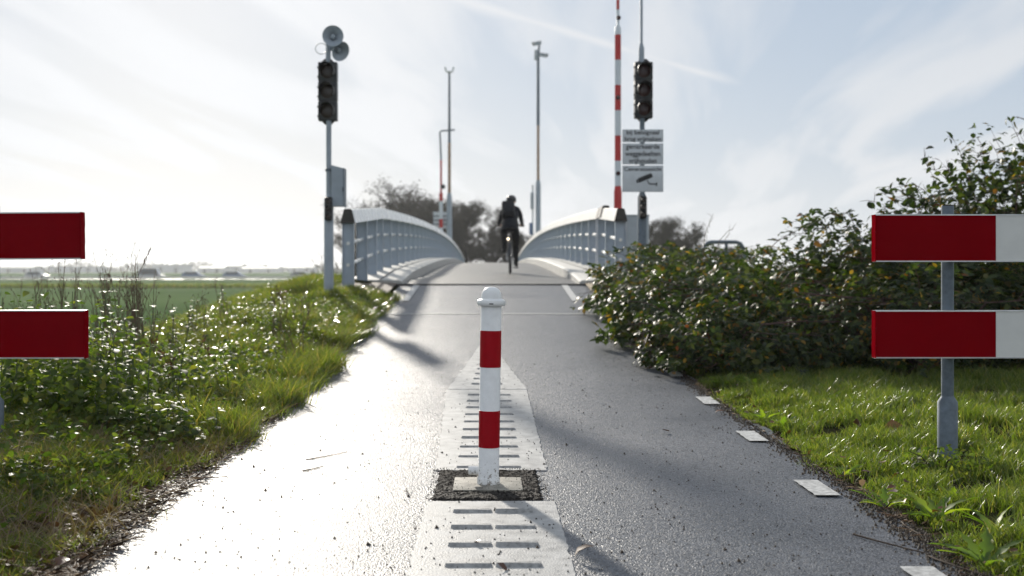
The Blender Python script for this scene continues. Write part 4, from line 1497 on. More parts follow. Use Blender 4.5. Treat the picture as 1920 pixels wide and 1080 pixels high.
    bp = MB().rbox(-0.145, 0.135, -0.09, 0.09, -0.20, 0.20, 0.06).build('pack_body', M['bag'], K, loc=(-0.035, 0.27, 1.36))
    bp.rotation_euler = (R(-38), 0, R(4))
    MB().rbox(-0.11, 0.10, -0.125, -0.085, -0.16, 0.02, 0.018).build('front_pocket', M['bag'], bp)
    MB().tube([(-0.03, 0.05, 0.19), (-0.03, 0.02, 0.235), (0.02, 0.02, 0.235), (0.02, 0.05, 0.19)], 0.008, 6).build('carry_loop', M['bag'], bp)
    for s in (-1, 1):
        MB().tube([(s * 0.085, 0.07, 0.17), (s * 0.10, 0.16, 0.15), (s * 0.11, 0.23, 0.02), (s * 0.12, 0.16, -0.12), (s * 0.10, 0.06, -0.17)], 0.014, 6).build('shoulder_strap', M['bag'], bp)


build_cyclist()
#VEGETATION
# ------------------------------------------------------------------ vegetation helpers
gz_v = np.vectorize(ground_z)


def blade_mesh(name, P, H, W, lean, m_, curve=0.6):
    """tapered two-segment grass blades: P (N,3) roots, H heights, W widths, lean (N,2) tip offset"""
    n = len(P)
    an = rng.uniform(0, 2 * np.pi, n)
    sx, sy = np.cos(an) * W * 0.5, np.sin(an) * W * 0.5
    z0 = np.zeros(n)
    V = np.zeros((n, 5, 3))
    V[:, 0] = P - np.stack([sx, sy, z0], 1)
    V[:, 1] = P + np.stack([sx, sy, z0], 1)
    midp = P + np.stack([lean[:, 0] * 0.35, lean[:, 1] * 0.35, H * 0.58], 1)
    V[:, 2] = midp - np.stack([sx, sy, z0], 1) * 0.8
    V[:, 3] = midp + np.stack([sx, sy, z0], 1) * 0.8
    V[:, 4] = P + np.stack([lean[:, 0], lean[:, 1], H], 1)
    i = np.arange(n)[:, None] * 5
    quads = i + np.array([[0, 1, 3, 2]])
    tris = i + np.array([[2, 3, 4]])
    return np_mesh(name, V.reshape(-1, 3), [quads, tris], m_, smooth=True)


def tufts(n, xf, yf, per, spread, hf, wf, leanf=0.5):
    xs, ys = xf(n), yf(n)
    k = rng.integers(per[0], per[1], n)
    X = np.repeat(xs, k) + rng.normal(0, spread, k.sum())
    Y = np.repeat(ys, k) + rng.normal(0, spread, k.sum())
    hh = np.repeat(hf(xs, ys), k) * rng.uniform(0.45, 1.1, k.sum())
    return X, Y, hh, wf(Y), k


LEAF_V = np.array([(0, 0, 0), (-0.26, 0.28, 0.05), (0, 0.30, 0.0), (0.26, 0.28, 0.05), (-0.22, 0.66, 0.02), (0, 0.66, -0.04), (0.22, 0.66, 0.02), (0, 1.0, -0.16)], float)
LEAF_F3 = np.array([(0, 2, 1), (0, 3, 2), (4, 5, 7), (5, 6, 7)])
LEAF_F4 = np.array([(1, 2, 5, 4), (2, 3, 6, 5)])


def trifoliate():
    vs, f3, f4 = [], [], []
    for k, (a, s, oy) in enumerate(((0, 1.0, 0.30), (70, 0.85, 0.22), (-70, 0.85, 0.22))):
        c, s_ = math.cos(R(a)), math.sin(R(a))
        q = LEAF_V * s * 0.72
        q = q @ np.array([[c, -s_, 0], [s_, c, 0], [0, 0, 1]]).T
        q = q + (0, oy if k == 0 else oy, 0)
        vs.append(q)
        f3.append(LEAF_F3 + 8 * k)
        f4.append(LEAF_F4 + 8 * k)
    return np.concatenate(vs), np.concatenate(f3), np.concatenate(f4)


TRI_V, TRI_F3, TRI_F4 = trifoliate()


def frames(normal, rngl=rng, droop=0.35):
    """rotation matrices (N,3,3) with columns x, y (leaf axis), z (leaf normal)"""
    n = len(normal)
    z = normal / np.linalg.norm(normal, axis=1, keepdims=True)
    t = rngl.normal(0, 1, (n, 3))
    t[:, 2] -= droop
    y = t - (t * z).sum(1, keepdims=True) * z
    y /= np.linalg.norm(y, axis=1, keepdims=True)
    x = np.cross(y, z)
    return np.stack([x, y, z], 2)


def scatter(name, tv, f3, f4, Rm, P, S, m_, smooth=True):
    n, k = len(P), len(tv)
    V = np.einsum('nij,kj->nki', Rm, tv) * np.asarray(S)[:, None, None] + P[:, None, :]
    i = np.arange(n)[:, None, None] * k
    fl = []
    if f4 is not None:
        fl.append((i + f4[None]).reshape(-1, 4))
    fl.append((i + f3[None]).reshape(-1, 3))
    return np_mesh(name, V.reshape(-1, 3), fl, m_, smooth=smooth)


def leaf_variants(nm, tv, f3, f4, m_, n=3):
    out = []
    for k in range(n):
        q = tv.copy()
        q[:, 2] += 0.10 * (k - 1) * q[:, 1] ** 2
        q[:, 0] *= (0.9, 1.0, 1.12)[k % 3]
        out.append(np_mesh(nm, q, ([f4] if f4 is not None else []) + [f3], m_, smooth=True))
    return out


def place_leaves(parent, variants, Rm, P, S, name='leaf'):
    for i in range(len(P)):
        o = bpy.data.objects.new(name, variants[i % len(variants)])
        COL.objects.link(o)
        o.parent = parent
        Mx = Matrix([[*(Rm[i][r] * S[i]), P[i][r]] for r in range(3)] + [[0, 0, 0, 1]])
        o.matrix_local = Mx


# ------------------------------------------------------------------ brambles on the right
BR_VAR = leaf_variants('leaf', TRI_V, TRI_F3, TRI_F4, M['bramble'])


def lump(d, ph):
    return 1 + 0.20 * np.sin(5.1 * d[:, 0] + ph) * np.sin(4.3 * d[:, 1] + 2 * ph) + 0.13 * np.sin(9.7 * d[:, 2] + 7.1 * d[:, 0] + ph) + 0.06 * np.sin(17 * d[:, 1] + 13 * d[:, 2])


def bramble(label, c, rx, ry, h, n, arches=8, arch_h=0.35, size=(0.055, 0.095), airy=0.0, seed=0, xmin=None):
    r_ = np.random.default_rng(100 + seed)
    g = ground_z(c[0], c[1])
    T = thing('bramble_bush', label, 'bush', (c[0], c[1], g), group='brambles beside the path')
    d = r_.normal(0, 1, (n, 3))
    d[:, 2] = np.abs(d[:, 2]) * 0.9 + 0.01
    d /= np.linalg.norm(d, axis=1, keepdims=True)
    f = (0.62 + 0.40 * r_.random(n) ** 0.55) * lump(d, seed * 1.3)
    P = d * f[:, None] * (rx, ry, h)
    P[:, 2] += r_.normal(0, 0.03, n)
    P[:, 2] = np.maximum(P[:, 2], 0.02 + 0.05 * r_.random(n))
    nrm = d * (0.5, 0.5, 0.55) + np.array([0, 0, 0.55]) + r_.normal(0, 0.42, (n, 3))
    # arching canes that break the outline
    cane = MB()
    PA, NA = [], []
    for a in range(arches):
        an = r_.uniform(0, 2 * np.pi)
        rr = r_.uniform(0.1, 0.75)
        b0 = np.array([rr * rx * np.cos(an), rr * ry * np.sin(an), h * 0.45])
        out = np.array([np.cos(an + r_.normal(0, 0.6)), np.sin(an + r_.normal(0, 0.6)), 0])
        L_ = r_.uniform(0.35, 0.8)
        top = h * math.sqrt(max(0.05, 1 - rr * rr)) + arch_h * r_.uniform(0.35, 1.0)
        pts = []
        for k in range(9):
            t = k / 8
            z = b0[2] + (top - b0[2]) * (1 - (1 - min(1, t * 1.5)) ** 2) - 0.25 * max(0, t - 0.6) ** 2 * 4 * arch_h
            pts.append(b0 + out * L_ * t + np.array([0, 0, z - b0[2]]))
        cane.tube([tuple(p) for p in pts], [0.0055 * (1 - 0.65 * k / 8) for k in range(9)], 5)
        for k in range(3, 9):
            for q in range(2):
                PA.append(pts[k] + r_.normal(0, 0.025, 3))
                NA.append(r_.normal(0, 0.5, 3) + (0, 0, 0.9))
    for a in range(60):
        an = r_.uniform(0, 2 * np.pi)
        b0 = np.array([r_.normal(0, rx * 0.35), r_.normal(0, ry * 0.35), -0.05])
        e = np.array([rx * 1.0 * np.cos(an), ry * 1.0 * np.sin(an), h * r_.uniform(0.05, 0.8)])
        m_ = (b0 + e) / 2 + np.array([0, 0, h * 0.35])
        cane.tube([tuple(b0), tuple(m_), tuple(e)], [0.008, 0.006, 0.003], 5)
    cane.build('canes', M['cane'], T)
    P = np.concatenate([P, np.array(PA)])
    nrm = np.concatenate([nrm, np.array(NA)])
    if airy:
        keep = (r_.random(len(P)) > airy * np.clip(P[:, 2] / h, 0, 1) ** 2) | (np.arange(len(P)) >= n)
        P, nrm = P[keep], nrm[keep]
    if xmin is not None:
        k = P[:, 0] + c[0] > xmin + 0.10 * np.sin(P[:, 1] * 6 + seed) + 0.15 * np.sin(P[:, 1] * 2.2)
        P, nrm = P[k], nrm[k]
    Rm = frames(nrm, r_)
    S = size[0] + (size[1] - size[0]) * r_.random(len(P)) ** 1.5
    # the leaves that show largest: near the camera, on the outside
    view = np.array([-c[0], -c[1], CAMZ - g - 0.4])
    view = view / np.linalg.norm(view)
    fr = np.linalg.norm(P / (rx, ry, h), axis=1)
    score = P @ view + 0.7 * fr + 2.5 * S
    order = np.argsort(-score)
    big, rest = order[:300], order[300:]
    place_leaves(T, BR_VAR, Rm[big], P[big], S[big])
    o = link('foliage', scatter('foliage', TRI_V, TRI_F3, TRI_F4, Rm[rest], P[rest], S[rest], M['bramble']), T)
    o['kind'] = 'stuff'
    return T


bramble('low bramble beside the right railing and signal pole', (2.50, 14.4), 1.32, 1.6, 0.74, 4300, 8, 0.12, (0.065, 0.15), seed=1, xmin=1.22)
bramble('dense bramble mound spilling over the path edge', (2.45, 11.7), 1.30, 1.7, 0.79, 6000, 14, 0.10, (0.06, 0.15), seed=2, xmin=1.18)
bramble('bramble just left of the right barrier boards, with yellowing leaves', (4.0, 11.0), 1.25, 1.5, 1.18, 6200, 14, 0.2, (0.06, 0.155), seed=3)
bramble('tall bramble rising behind the right barrier boards', (5.15, 11.3), 1.35, 1.4, 1.66, 7000, 8, 0.2, (0.06, 0.15), seed=4)
bramble('low bramble skirt creeping onto the asphalt in front', (2.10, 9.95), 0.90, 1.05, 0.54, 3500, 8, 0.08, (0.06, 0.11), seed=5, xmin=1.34)
bramble('bramble behind the mound, below the bent tube barrier', (4.0, 14.0), 1.6, 1.4, 0.50, 3200, 8, 0.12, (0.065, 0.15), seed=6)
bramble('dark bramble at the back of the lawn behind the barrier post', (3.9, 9.75), 1.5, 0.62, 0.80, 4200, 6, 0.12, (0.06, 0.105), seed=7)


def tall_shrub():
    """loose upright sprays with leaves and bare tips, reaching into the sky at the right"""
    r_ = np.random.default_rng(77)
    c = (5.1, 11.1)
    g = ground_z(*c)
    T = thing('tall_shrub', 'loose leggy shrub with leaves against the sky above the right boards', 'shrub', (c[0], c[1], g))
    st = MB()
    PA, NA = [], []
    tips = [(1895, 228), (1912, 250), (1855, 240), (1925, 225), (1835, 268), (1790, 262), (1872, 285), (1810, 300), (1760, 300), (1740, 312), (1730, 298), (1850, 310), (1780, 325), (1700, 345), (1905, 300), (1680, 350), (1660, 365), (1940, 290), (1960, 240), (1890, 330), (1765, 350), (1720, 360), (1640, 380)]
    for i, (px, py) in enumerate(tips):
        Y = 11.1 + r_.normal(0, 0.35)
        tip = np.array([pxx(px, Y) - c[0], Y - c[1], pz(py, Y) - g])
        base = np.array([tip[0] * 0.45 + r_.normal(0, 0.2) + 0.25, tip[1] * 0.5, 0.2])
        mid = (base + tip) / 2 + np.array([0.12 + r_.normal(0, 0.06), r_.normal(0, 0.08), 0.25])
        pts = []
        for k in range(13):
            t = k / 12
            pts.append((1 - t) ** 2 * base + 2 * t * (1 - t) * mid + t * t * tip + r_.normal(0, 0.008, 3))
        st.tube([tuple(p) for p in pts], [0.0085 * (1 - 0.85 * k / 12) for k in range(13)], 5)
        for k in range(5, 13):
            t = k / 12
            for q in range(4):
                if r_.random() < 0.42:
                    dr = r_.normal(0, 1, 3)
                    dr[2] = abs(dr[2]) * 0.8
                    dr /= np.linalg.norm(dr)
                    L_ = r_.uniform(0.05, 0.26) * (1.25 - t * 0.7)
                    e = pts[k] + dr * L_
                    st.tube([tuple(pts[k]), tuple(pts[k] + dr * L_ * 0.5 + (0, 0, 0.01)), tuple(e)], [0.0035, 0.0025, 0.0012], 4)
                    for w in range(3 if t < 0.9 else 1):
                        PA.append(pts[k] + dr * L_ * r_.uniform(0.4, 1.0) + r_.normal(0, 0.015, 3))
                        NA.append(r_.normal(0, 0.6, 3) + (0, 0, 0.6))
                elif r_.random() < 0.5:
                    PA.append(pts[k] + r_.normal(0, 0.012, 3))
                    NA.append(r_.normal(0, 0.6, 3) + (0, 0, 0.6))
    st.build('stems', M['cane'], T)
    P, NA = np.array(PA), np.array(NA)
    Rm = frames(NA, r_)
    S = r_.uniform(0.055, 0.10, len(P))
    var = leaf_variants('leaf', LEAF_V, LEAF_F3, LEAF_F4, M['bramble'])
    place_leaves(T, var, Rm[:300], P[:300], S[:300])
    if len(P) > 300:
        o = link('foliage', scatter('foliage', LEAF_V, LEAF_F3, LEAF_F4, Rm[300:], P[300:], S[300:], M['bramble']), T)
        o['kind'] = 'stuff'


tall_shrub()


def thin_sprays():
    """bare arching sprays over the bramble"""
    for i, (px, py, bpx, bpy_, Y, lab) in enumerate(((1530, 425, 1430, 480, 11.5, 'bare arching bramble cane left of the right boards'), (1340, 400, 1318, 478, 13.5, 'wispy bare weed stem beside the tube barrier'), (1378, 428, 1340, 478, 13.2, 'thin forked weed stem over the tube barrier'))):
        b = Vector((pxx(bpx, Y), Y, pz(bpy_, Y)))
        t = Vector((pxx(px, Y), Y + 0.1, pz(py, Y)))
        T = thing('weed_stem', lab, 'weed', b)
        d = t - b
        m_ = MB()
        pts = [Vector((0, 0, -0.5)), Vector((0, 0, 0)), d * 0.35 + Vector((-0.02, 0, 0.06)), d * 0.7 + Vector((0, 0, 0.06)), d]
        m_.tube(pts, [0.006, 0.005, 0.004, 0.003, 0.0015], 5)
        for k in range(5):
            p = d * (0.4 + 0.13 * k)
            e = p + Vector((random.uniform(-0.12, 0.12), random.uniform(-0.1, 0.1), random.uniform(0.03, 0.14)))
            m_.tube([p, (p + e) / 2 + Vector((0, 0, 0.01)), e], [0.0025, 0.002, 0.001], 4)
        m_.build('stem', M['stem_brown'], T)


thin_sprays()


# ------------------------------------------------------------------ grass
def build_grass():
    # verge left of the path
    def hf(x, y):
        d = np.clip((-1.40 - x) / 1.2, 0, 1)
        c1 = vnoise(x, y, 0.28, 2) ** 1.5
        c2 = vnoise(x, y, 0.9, 5)
        far = np.clip((y - 5) / 6, 0, 1)
        return (0.035 + 0.05 * d + 0.17 * c1 * (0.4 + 0.6 * far) + 0.09 * c2 * far) * (1 - 0.35 * np.clip((y - 11) / 3, 0, 1))
    n = 13000
    Y0 = 2.6 + 15.6 * rng.random(n) ** 1.2
    X0 = -1.40 - np.abs(rng.normal(0, 1.6, n)) - 0.02
    sc = 0.22 * (vnoise(Y0 * 0 + 3.0, Y0, 0.45, 1) - 0.5) + 0.16 * (vnoise(Y0 * 0 + 9.0, Y0, 0.16, 1) - 0.5)
    near = np.clip((6.0 - Y0) / 2.5, 0, 1)
    X0 = X0 + sc - 0.08 * near + 0.04
    dens = vnoise(X0, Y0, 0.28, 2) * 0.75 + vnoise(X0, Y0, 0.12, 8) * 0.45 - 0.14 * near
    k = (dens > 0.24 + 0.22 * rng.random(n)) & ~((Y0 > 16.1) & (X0 > -2.35))
    X0, Y0 = X0[k], Y0[k]
    n = len(X0)
    X, Y, H, W, k = tufts(n, lambda n: X0, lambda n: Y0, (12, 24), 0.035, hf, lambda Y: 0.0035 + 0.00045 * Y)
    Z = gz_v(X, Y)
    lean = rng.normal(0, 1, (len(X), 2)) * (H * 0.7)[:, None]
    o = link('verge_grass', blade_mesh('verge_grass', np.stack([X, Y, Z], 1), H, W, lean, M['grass']))
    tag(o, 'dewy wild grass on the left verge', 'grass', kind='stuff')
    # long tussocks along the left edge
    n = 900
    Y0 = 6.3 + 9.4 * rng.random(n)
    cl_ = vnoise(Y0 * 0 + 5.0, Y0, 0.5, 4)
    k = cl_ > 0.35
    Y0, cl_ = Y0[k], cl_[k]
    n = len(Y0)
    X0 = -1.46 - np.abs(rng.normal(0, 0.22, n)) + 0.26 * (cl_ - 0.35)
    X, Y, H, W, k = tufts(n, lambda n: X0, lambda n: Y0, (22, 40), 0.045, lambda x, y: (0.13 + 0.12 * rng.random(len(x))) * (1 - 0.4 * np.clip((y - 11) / 3, 0, 1)), lambda Y: 0.004 + 0.0004 * Y)
    Z = gz_v(X, Y)
    lean = rng.normal(0, 1, (len(X), 2)) * (H * 0.55)[:, None]
    o = link('edge_tussocks', blade_mesh('edge_tussocks', np.stack([X, Y, Z], 1), H, W, lean, M['grass']))
    tag(o, 'longer grass tussocks hanging over the left edge of the path', 'grass', kind='stuff')
    # bent wet blades lying over the grass, the ones that catch the sun
    n = 11000
    Y0 = 6.6 + 8.8 * rng.random(n)
    X0 = -1.45 - np.abs(rng.normal(0, 1.3, n))
    Z0 = gz_v(X0, Y0) + hf(X0, Y0) * rng.uniform(0.5, 1.0, n)
    nr = rng.normal(0, 0.33, (n, 3)) + (0, 0, 1.0)
    wv = np.array([(-0.07, 0, 0), (0.07, 0, 0), (0.06, 0.5, 0.06), (-0.06, 0.5, 0.06), (0, 1.0, -0.04)])
    o = link('wet_blades', scatter('wet_blades', wv, np.array([(3, 2, 4)]), np.array([(0, 1, 2, 3)]), frames(nr), np.stack([X0, Y0, Z0], 1), rng.uniform(0.03, 0.075, n), M['wet_grass'], smooth=False))
    tag(o, 'wet bent grass blades glinting on the left verge', 'grass', kind='stuff')
    # dry straw in the verge
    n = 4200
    X0 = -1.38 - np.abs(rng.normal(0, 1.1, n))
    Y0 = 2.8 + 12 * rng.random(n) ** 1.5
    k = vnoise(X0, Y0, 0.5, 11) > 0.45
    X0, Y0 = X0[k], Y0[k]
    n = len(X0)
    X, Y, H, W, k = tufts(n, lambda n: X0, lambda n: Y0, (3, 8), 0.05, lambda x, y: 0.10 + 0.16 * rng.random(len(x)), lambda Y: 0.003 + 0.0003 * Y)
    Z = gz_v(X, Y) + 0.01
    lean = rng.normal(0, 1, (len(X), 2)) * 0.13
    o = link('dry_grass', blade_mesh('dry_grass', np.stack([X, Y, Z], 1), H * 0.6, W, lean, M['dry']))
    tag(o, 'dead straw tangled in the left verge', 'grass', kind='stuff')
    # mown lawn on the right
    n = 19000
    Y0 = 2.6 + 7.2 * rng.random(n) ** 1.15
    X0 = 1.66 + 0.05 * np.sin(Y0 * 3.1) + 0.04 * np.sin(Y0 * 7.7) + 4.6 * rng.random(n) ** 1.25 - 0.10 * np.clip((5 - Y0) / 2, 0, 1)
    k = vnoise(X0, Y0, 0.14, 3) + 0.5 * vnoise(X0, Y0, 0.4, 6) > 0.42 + 0.25 * rng.random(n)
    X0, Y0 = X0[k], Y0[k]
    n = len(X0)
    X, Y, H, W, k = tufts(n, lambda n: X0, lambda n: Y0, (8, 16), 0.028, lambda x, y: 0.032 + 0.026 * np.clip((x - 1.7) / 0.6, 0, 1) + 0.03 * (0.2 + 2.2 * vnoise(x, y, 0.16, 3) ** 2), lambda Y: 0.003 + 0.0004 * Y)
    Z = gz_v(X, Y)
    lean = rng.normal(0, 1, (len(X), 2)) * (H * 0.5)[:, None]
    o = link('lawn_grass', blade_mesh('lawn_grass', np.stack([X, Y, Z], 1), H, W, lean, M['lawn']))
    tag(o, 'short dewy lawn grass beside the right barrier', 'grass', kind='stuff')


build_grass()


# ------------------------------------------------------------------ nettles and other plants on the left
NE_VAR = leaf_variants('leaf', LEAF_V * (0.95, 1, 1), LEAF_F3, LEAF_F4, M['nettle'])


def nettle(x, y, h, label, seed, nodes=8, leaf=0.075, joined=False):
    r_ = np.random.default_rng(500 + seed)
    g = ground_z(x, y)
    T = thing('nettle', label, 'nettle', (x, y, g), r_.uniform(0, 6.28), group='nettles on the left verge')
    lean = r_.normal(0, 0.10, 2) * h
    st = MB()
    pts = [np.array([lean[0] * (k / 6) ** 2, lean[1] * (k / 6) ** 2, h * k / 6 - 0.02]) for k in range(7)]
    st.tube([tuple(p) for p in pts], [0.0045 * (1 - 0.6 * k / 6) for k in range(7)], 5)
    P, NR, S, YA = [], [], [], []
    for k in range(nodes):
        t = 0.16 + 0.84 * k / (nodes - 1)
        p = np.array([lean[0] * t * t, lean[1] * t * t, h * t])
        for q in range(2 if k % 3 else 3):
            a = k * 1.57 + q * (3.14 if k % 3 else 2.09) + r_.normal(0, 0.3)
            out = np.array([math.cos(a), math.sin(a), 0.15 - 0.55 * (1 - t)])
            out /= np.linalg.norm(out)
            P.append(p + out * 0.012)
            YA.append(out + np.array([0, 0, -0.15]))
            S.append(leaf * (1.1 - 0.6 * t) * r_.uniform(0.8, 1.2) + 0.012)
    P, YA, S = np.array(P), np.array(YA), np.array(S)
    y_ = YA / np.linalg.norm(YA, axis=1, keepdims=True)
    z_ = np.array([0, 0, 1]) + r_.normal(0, 0.25, y_.shape)
    z_ = z_ - (z_ * y_).sum(1, keepdims=True) * y_
    z_ /= np.linalg.norm(z_, axis=1, keepdims=True)
    Rm = np.stack([np.cross(y_, z_), y_, z_], 2)
    st.build('stem', M['stem_green'], T)
    if joined:
        link('foliage', scatter('foliage', LEAF_V, LEAF_F3, LEAF_F4, Rm, P, S, M['nettle']), T)['kind'] = 'stuff'
    else:
        place_leaves(T, NE_VAR, Rm, P, S)


def build_nettles():
    k = 0
    r_ = np.random.default_rng(9)
    # tall dense stand behind the lower left board
    for i in range(26):
        x = -2.95 + 1.05 * (i % 9) / 8 + r_.normal(0, 0.06)
        y = 6.35 + 0.42 * (i // 9) + r_.normal(0, 0.1)
        nettle(x, y, r_.uniform(0.52, 0.74), 'tall leafy nettle in the dense stand under the lower left board', k, 9, 0.085)
        k += 1
    # low clump reaching towards the path
    for i in range(12):
        x = -2.02 + 0.42 * (i % 6) / 5 + r_.normal(0, 0.05)
        y = 5.85 + 0.3 * (i // 6) + r_.normal(0, 0.08)
        nettle(x, y, r_.uniform(0.16, 0.28), 'short nettle in the low clump leaning towards the path', k, 6, 0.075)
        k += 1
    # further back, along the crest of the verge
    for i in range(52):
        y = r_.uniform(7.4, 13.8)
        x = -y * r_.uniform(0.16, 0.41)
        x = min(x, -1.75)
        nettle(x, y, r_.uniform(0.28, 0.50) * (1 - 0.06 * max(0, y - 10)), 'yellowish leafy weed on the crest of the left verge', k, 9, 0.075, True)
        k += 1
    # leaf mass of the nettle stand
    n = 5200
    c = np.array([(-2.55, 6.7, 0.62, 0.55, 0.62), (-1.82, 6.0, 0.32, 0.28, 0.22), (-2.3, 6.2, 0.5, 0.3, 0.42), (-2.1, 7.6, 0.5, 0.6, 0.36), (-3.2, 8.6, 0.9, 0.7, 0.55)])
    w = rng.choice(5, n, p=[0.34, 0.14, 0.18, 0.14, 0.20])
    d = rng.normal(0, 1, (n, 3))
    d[:, 2] = np.abs(d[:, 2])
    d /= np.linalg.norm(d, axis=1, keepdims=True)
    d *= (0.35 + 0.7 * rng.random(n))[:, None]
    X0, Y0 = c[w, 0] + d[:, 0] * c[w, 2], c[w, 1] + d[:, 1] * c[w, 3]
    Z0 = gz_v(X0, Y0) + d[:, 2] * c[w, 4] * (1 + 0.25 * np.sin(X0 * 9) * np.sin(Y0 * 7))
    nr = d * 0.5 + rng.normal(0, 0.45, (n, 3)) + (0, 0, 0.6)
    o = link('nettle_leaves', scatter('nettle_leaves', LEAF_V, LEAF_F3, LEAF_F4, frames(nr, rng, 0.6), np.stack([X0, Y0, Z0], 1), rng.uniform(0.03, 0.075, n), M['nettle']))
    tag(o, 'mass of nettle leaves filling the stands on the left verge', 'nettles', kind='stuff')
    # leafy weeds in clumps all over the verge
    m3 = 620
    cy = 4.6 + 10.5 * rng.random(m3) ** 1.15
    cx = -1.62 - np.abs(rng.normal(0, 1.1, m3))
    per = rng.integers(30, 75, m3)
    rad = rng.uniform(0.05, 0.16, m3)
    hh = rng.uniform(0.07, 0.26, m3) * np.clip(0.5 + (cy - 4.5) / 6, 0.5, 1.1) * (1 - 0.25 * np.clip((cy - 11) / 3, 0, 1))
    n = per.sum()
    d = rng.normal(0, 1, (n, 3))
    d[:, 2] = np.abs(d[:, 2])
    d /= np.linalg.norm(d, axis=1, keepdims=True)
    d *= (0.4 + 0.65 * rng.random(n))[:, None]
    X0 = np.repeat(cx, per) + d[:, 0] * np.repeat(rad, per)
    Y0 = np.repeat(cy, per) + d[:, 1] * np.repeat(rad, per)
    Z0 = gz_v(X0, Y0) + d[:, 2] * np.repeat(hh, per) + 0.02
    nr = d * 0.4 + rng.normal(0, 0.5, (n, 3)) + (0, 0, 0.6)
    o = link('leafy_weeds', scatter('leafy_weeds', LEAF_V, LEAF_F3, LEAF_F4, frames(nr, rng, 0.5), np.stack([X0, Y0, Z0], 1), rng.uniform(0.02, 0.05, n), M['nettle']))
    tag(o, 'clumps of small leafy weeds in the left verge grass', 'weeds', kind='stuff')
    # ground cover leaves
    n = 5200
    Y0 = 3.2 + 11 * rng.random(n) ** 1.2
    X0 = -1.55 - np.abs(rng.normal(0, 1.2, n)) - 0.15 * np.clip((6 - Y0) / 2, 0, 1)
    Z0 = gz_v(X0, Y0) + 0.02 + 0.14 * rng.random(n) * np.clip((-1.5 - X0) / 0.5, 0.15, 1)
    nr = rng.normal(0, 0.5, (n, 3)) + (0, 0, 0.8)
    o = link('ground_leaves', scatter('ground_leaves', LEAF_V, LEAF_F3, LEAF_F4, frames(nr), np.stack([X0, Y0, Z0], 1), rng.uniform(0.02, 0.055, n), M['nettle']))
    tag(o, 'small leafy ground cover among the grass of the left verge', 'ground cover', kind='stuff')


build_nettles()


def dead_weed(x, y, h, label, seed):
    r_ = random.Random(seed)
    g = ground_z(x, y)
    T = thing('dry_weed', label, 'weed', (x, y, g), group='dead stalks on the left verge')
    m_ = MB()
    for s in range(r_.randint(2, 4)):
        lx, ly = r_.gauss(-0.04, 0.07), r_.gauss(0, 0.06)
        bx, by = r_.gauss(0, 0.04), r_.gauss(0, 0.04)
        hh = h * r_.uniform(0.75, 1.05)
        pts = [(bx + lx * t * t, by + ly * t * t, hh * t) for t in (0, 0.3, 0.6, 0.8, 1.0)]
        m_.tube(pts, [0.004, 0.0035, 0.003, 0.002, 0.001], 5)
        for k in range(7):
            t = r_.uniform(0.45, 0.98)
            p = (bx + lx * t * t, by + ly * t * t, hh * t)
            e = (p[0] + r_.gauss(0, 0.03), p[1] + r_.gauss(0, 0.03), p[2] + r_.uniform(0.03, 0.12))
            m_.tube([p, e], [0.002, 0.0009], 4)
            m_.lathe([(0.001, -0.008), (0.004, 0.0), (0.001, 0.010)], 5, e)
    m_.build('stalks', M['stem_brown'], T)


r2 = random.Random(5)
for i in range(30):
    Y = r2.uniform(8.2, 10.4)
    px = r2.uniform(-20, 285)
    dead_weed(pxx(px, Y), Y, r2.uniform(0.72, 1.02), 'dead upright stalk in the brown thicket behind the left boards', i)
for i in range(8):
    Y = r2.uniform(9.5, 12.5)
    dead_weed(pxx(r2.uniform(300, 560), Y), Y, r2.uniform(0.45, 0.62), 'thin dead stalk standing out against the field', 60 + i)


def seed_stalk():
    Y = 6.7
    b = Vector((pxx(168, Y), Y, ground_z(pxx(168, Y), Y)))
    T = thing('seed_stalk', 'single long leaning grass stalk with seed heads against the sky', 'grass stalk', b)
    t = Vector((pxx(280, Y), Y, pz(470, Y))) - b
    m_ = MB()
    pts = [t * k + Vector((-0.05 * k * (1 - k), 0, 0.10 * k * (1 - k))) for k in (0, 0.25, 0.5, 0.75, 0.9, 1.0)]
    m_.tube(pts, [0.0028, 0.0025, 0.002, 0.0016, 0.001, 0.0008], 6)
    m_.build('stem', M['stem_brown'], T)
    for k in range(7):
        p = pts[-2].lerp(pts[-1], k / 6) + Vector((random.uniform(-0.006, 0.006), 0, random.uniform(-0.008, 0.008)))
        d = t.normalized()
        MB().tube([p, p + d * 0.008, p + d * 0.022], [0.0012, 0.0042, 0.001], 6).build('seed_head', M['stem_brown'], T)
    for k in range(2):
        p = pts[-3] + Vector((-0.14 + 0.01 * k, 0, 0.085 - 0.028 * k))
        d = Vector((0.4, 0, -1)).normalized()
        MB().tube([p, p + d * 0.01, p + d * 0.024], [0.0012, 0.005, 0.001], 6).build('seed_head', M['stem_brown'], T)
    MB().tube([pts[-3], pts[-3] + Vector((-0.09, 0, 0.07)), pts[-3] + Vector((-0.14, 0, 0.085))], [0.001, 0.0008, 0.0006], 4).build('side_stem', M['stem_brown'], T)


seed_stalk()


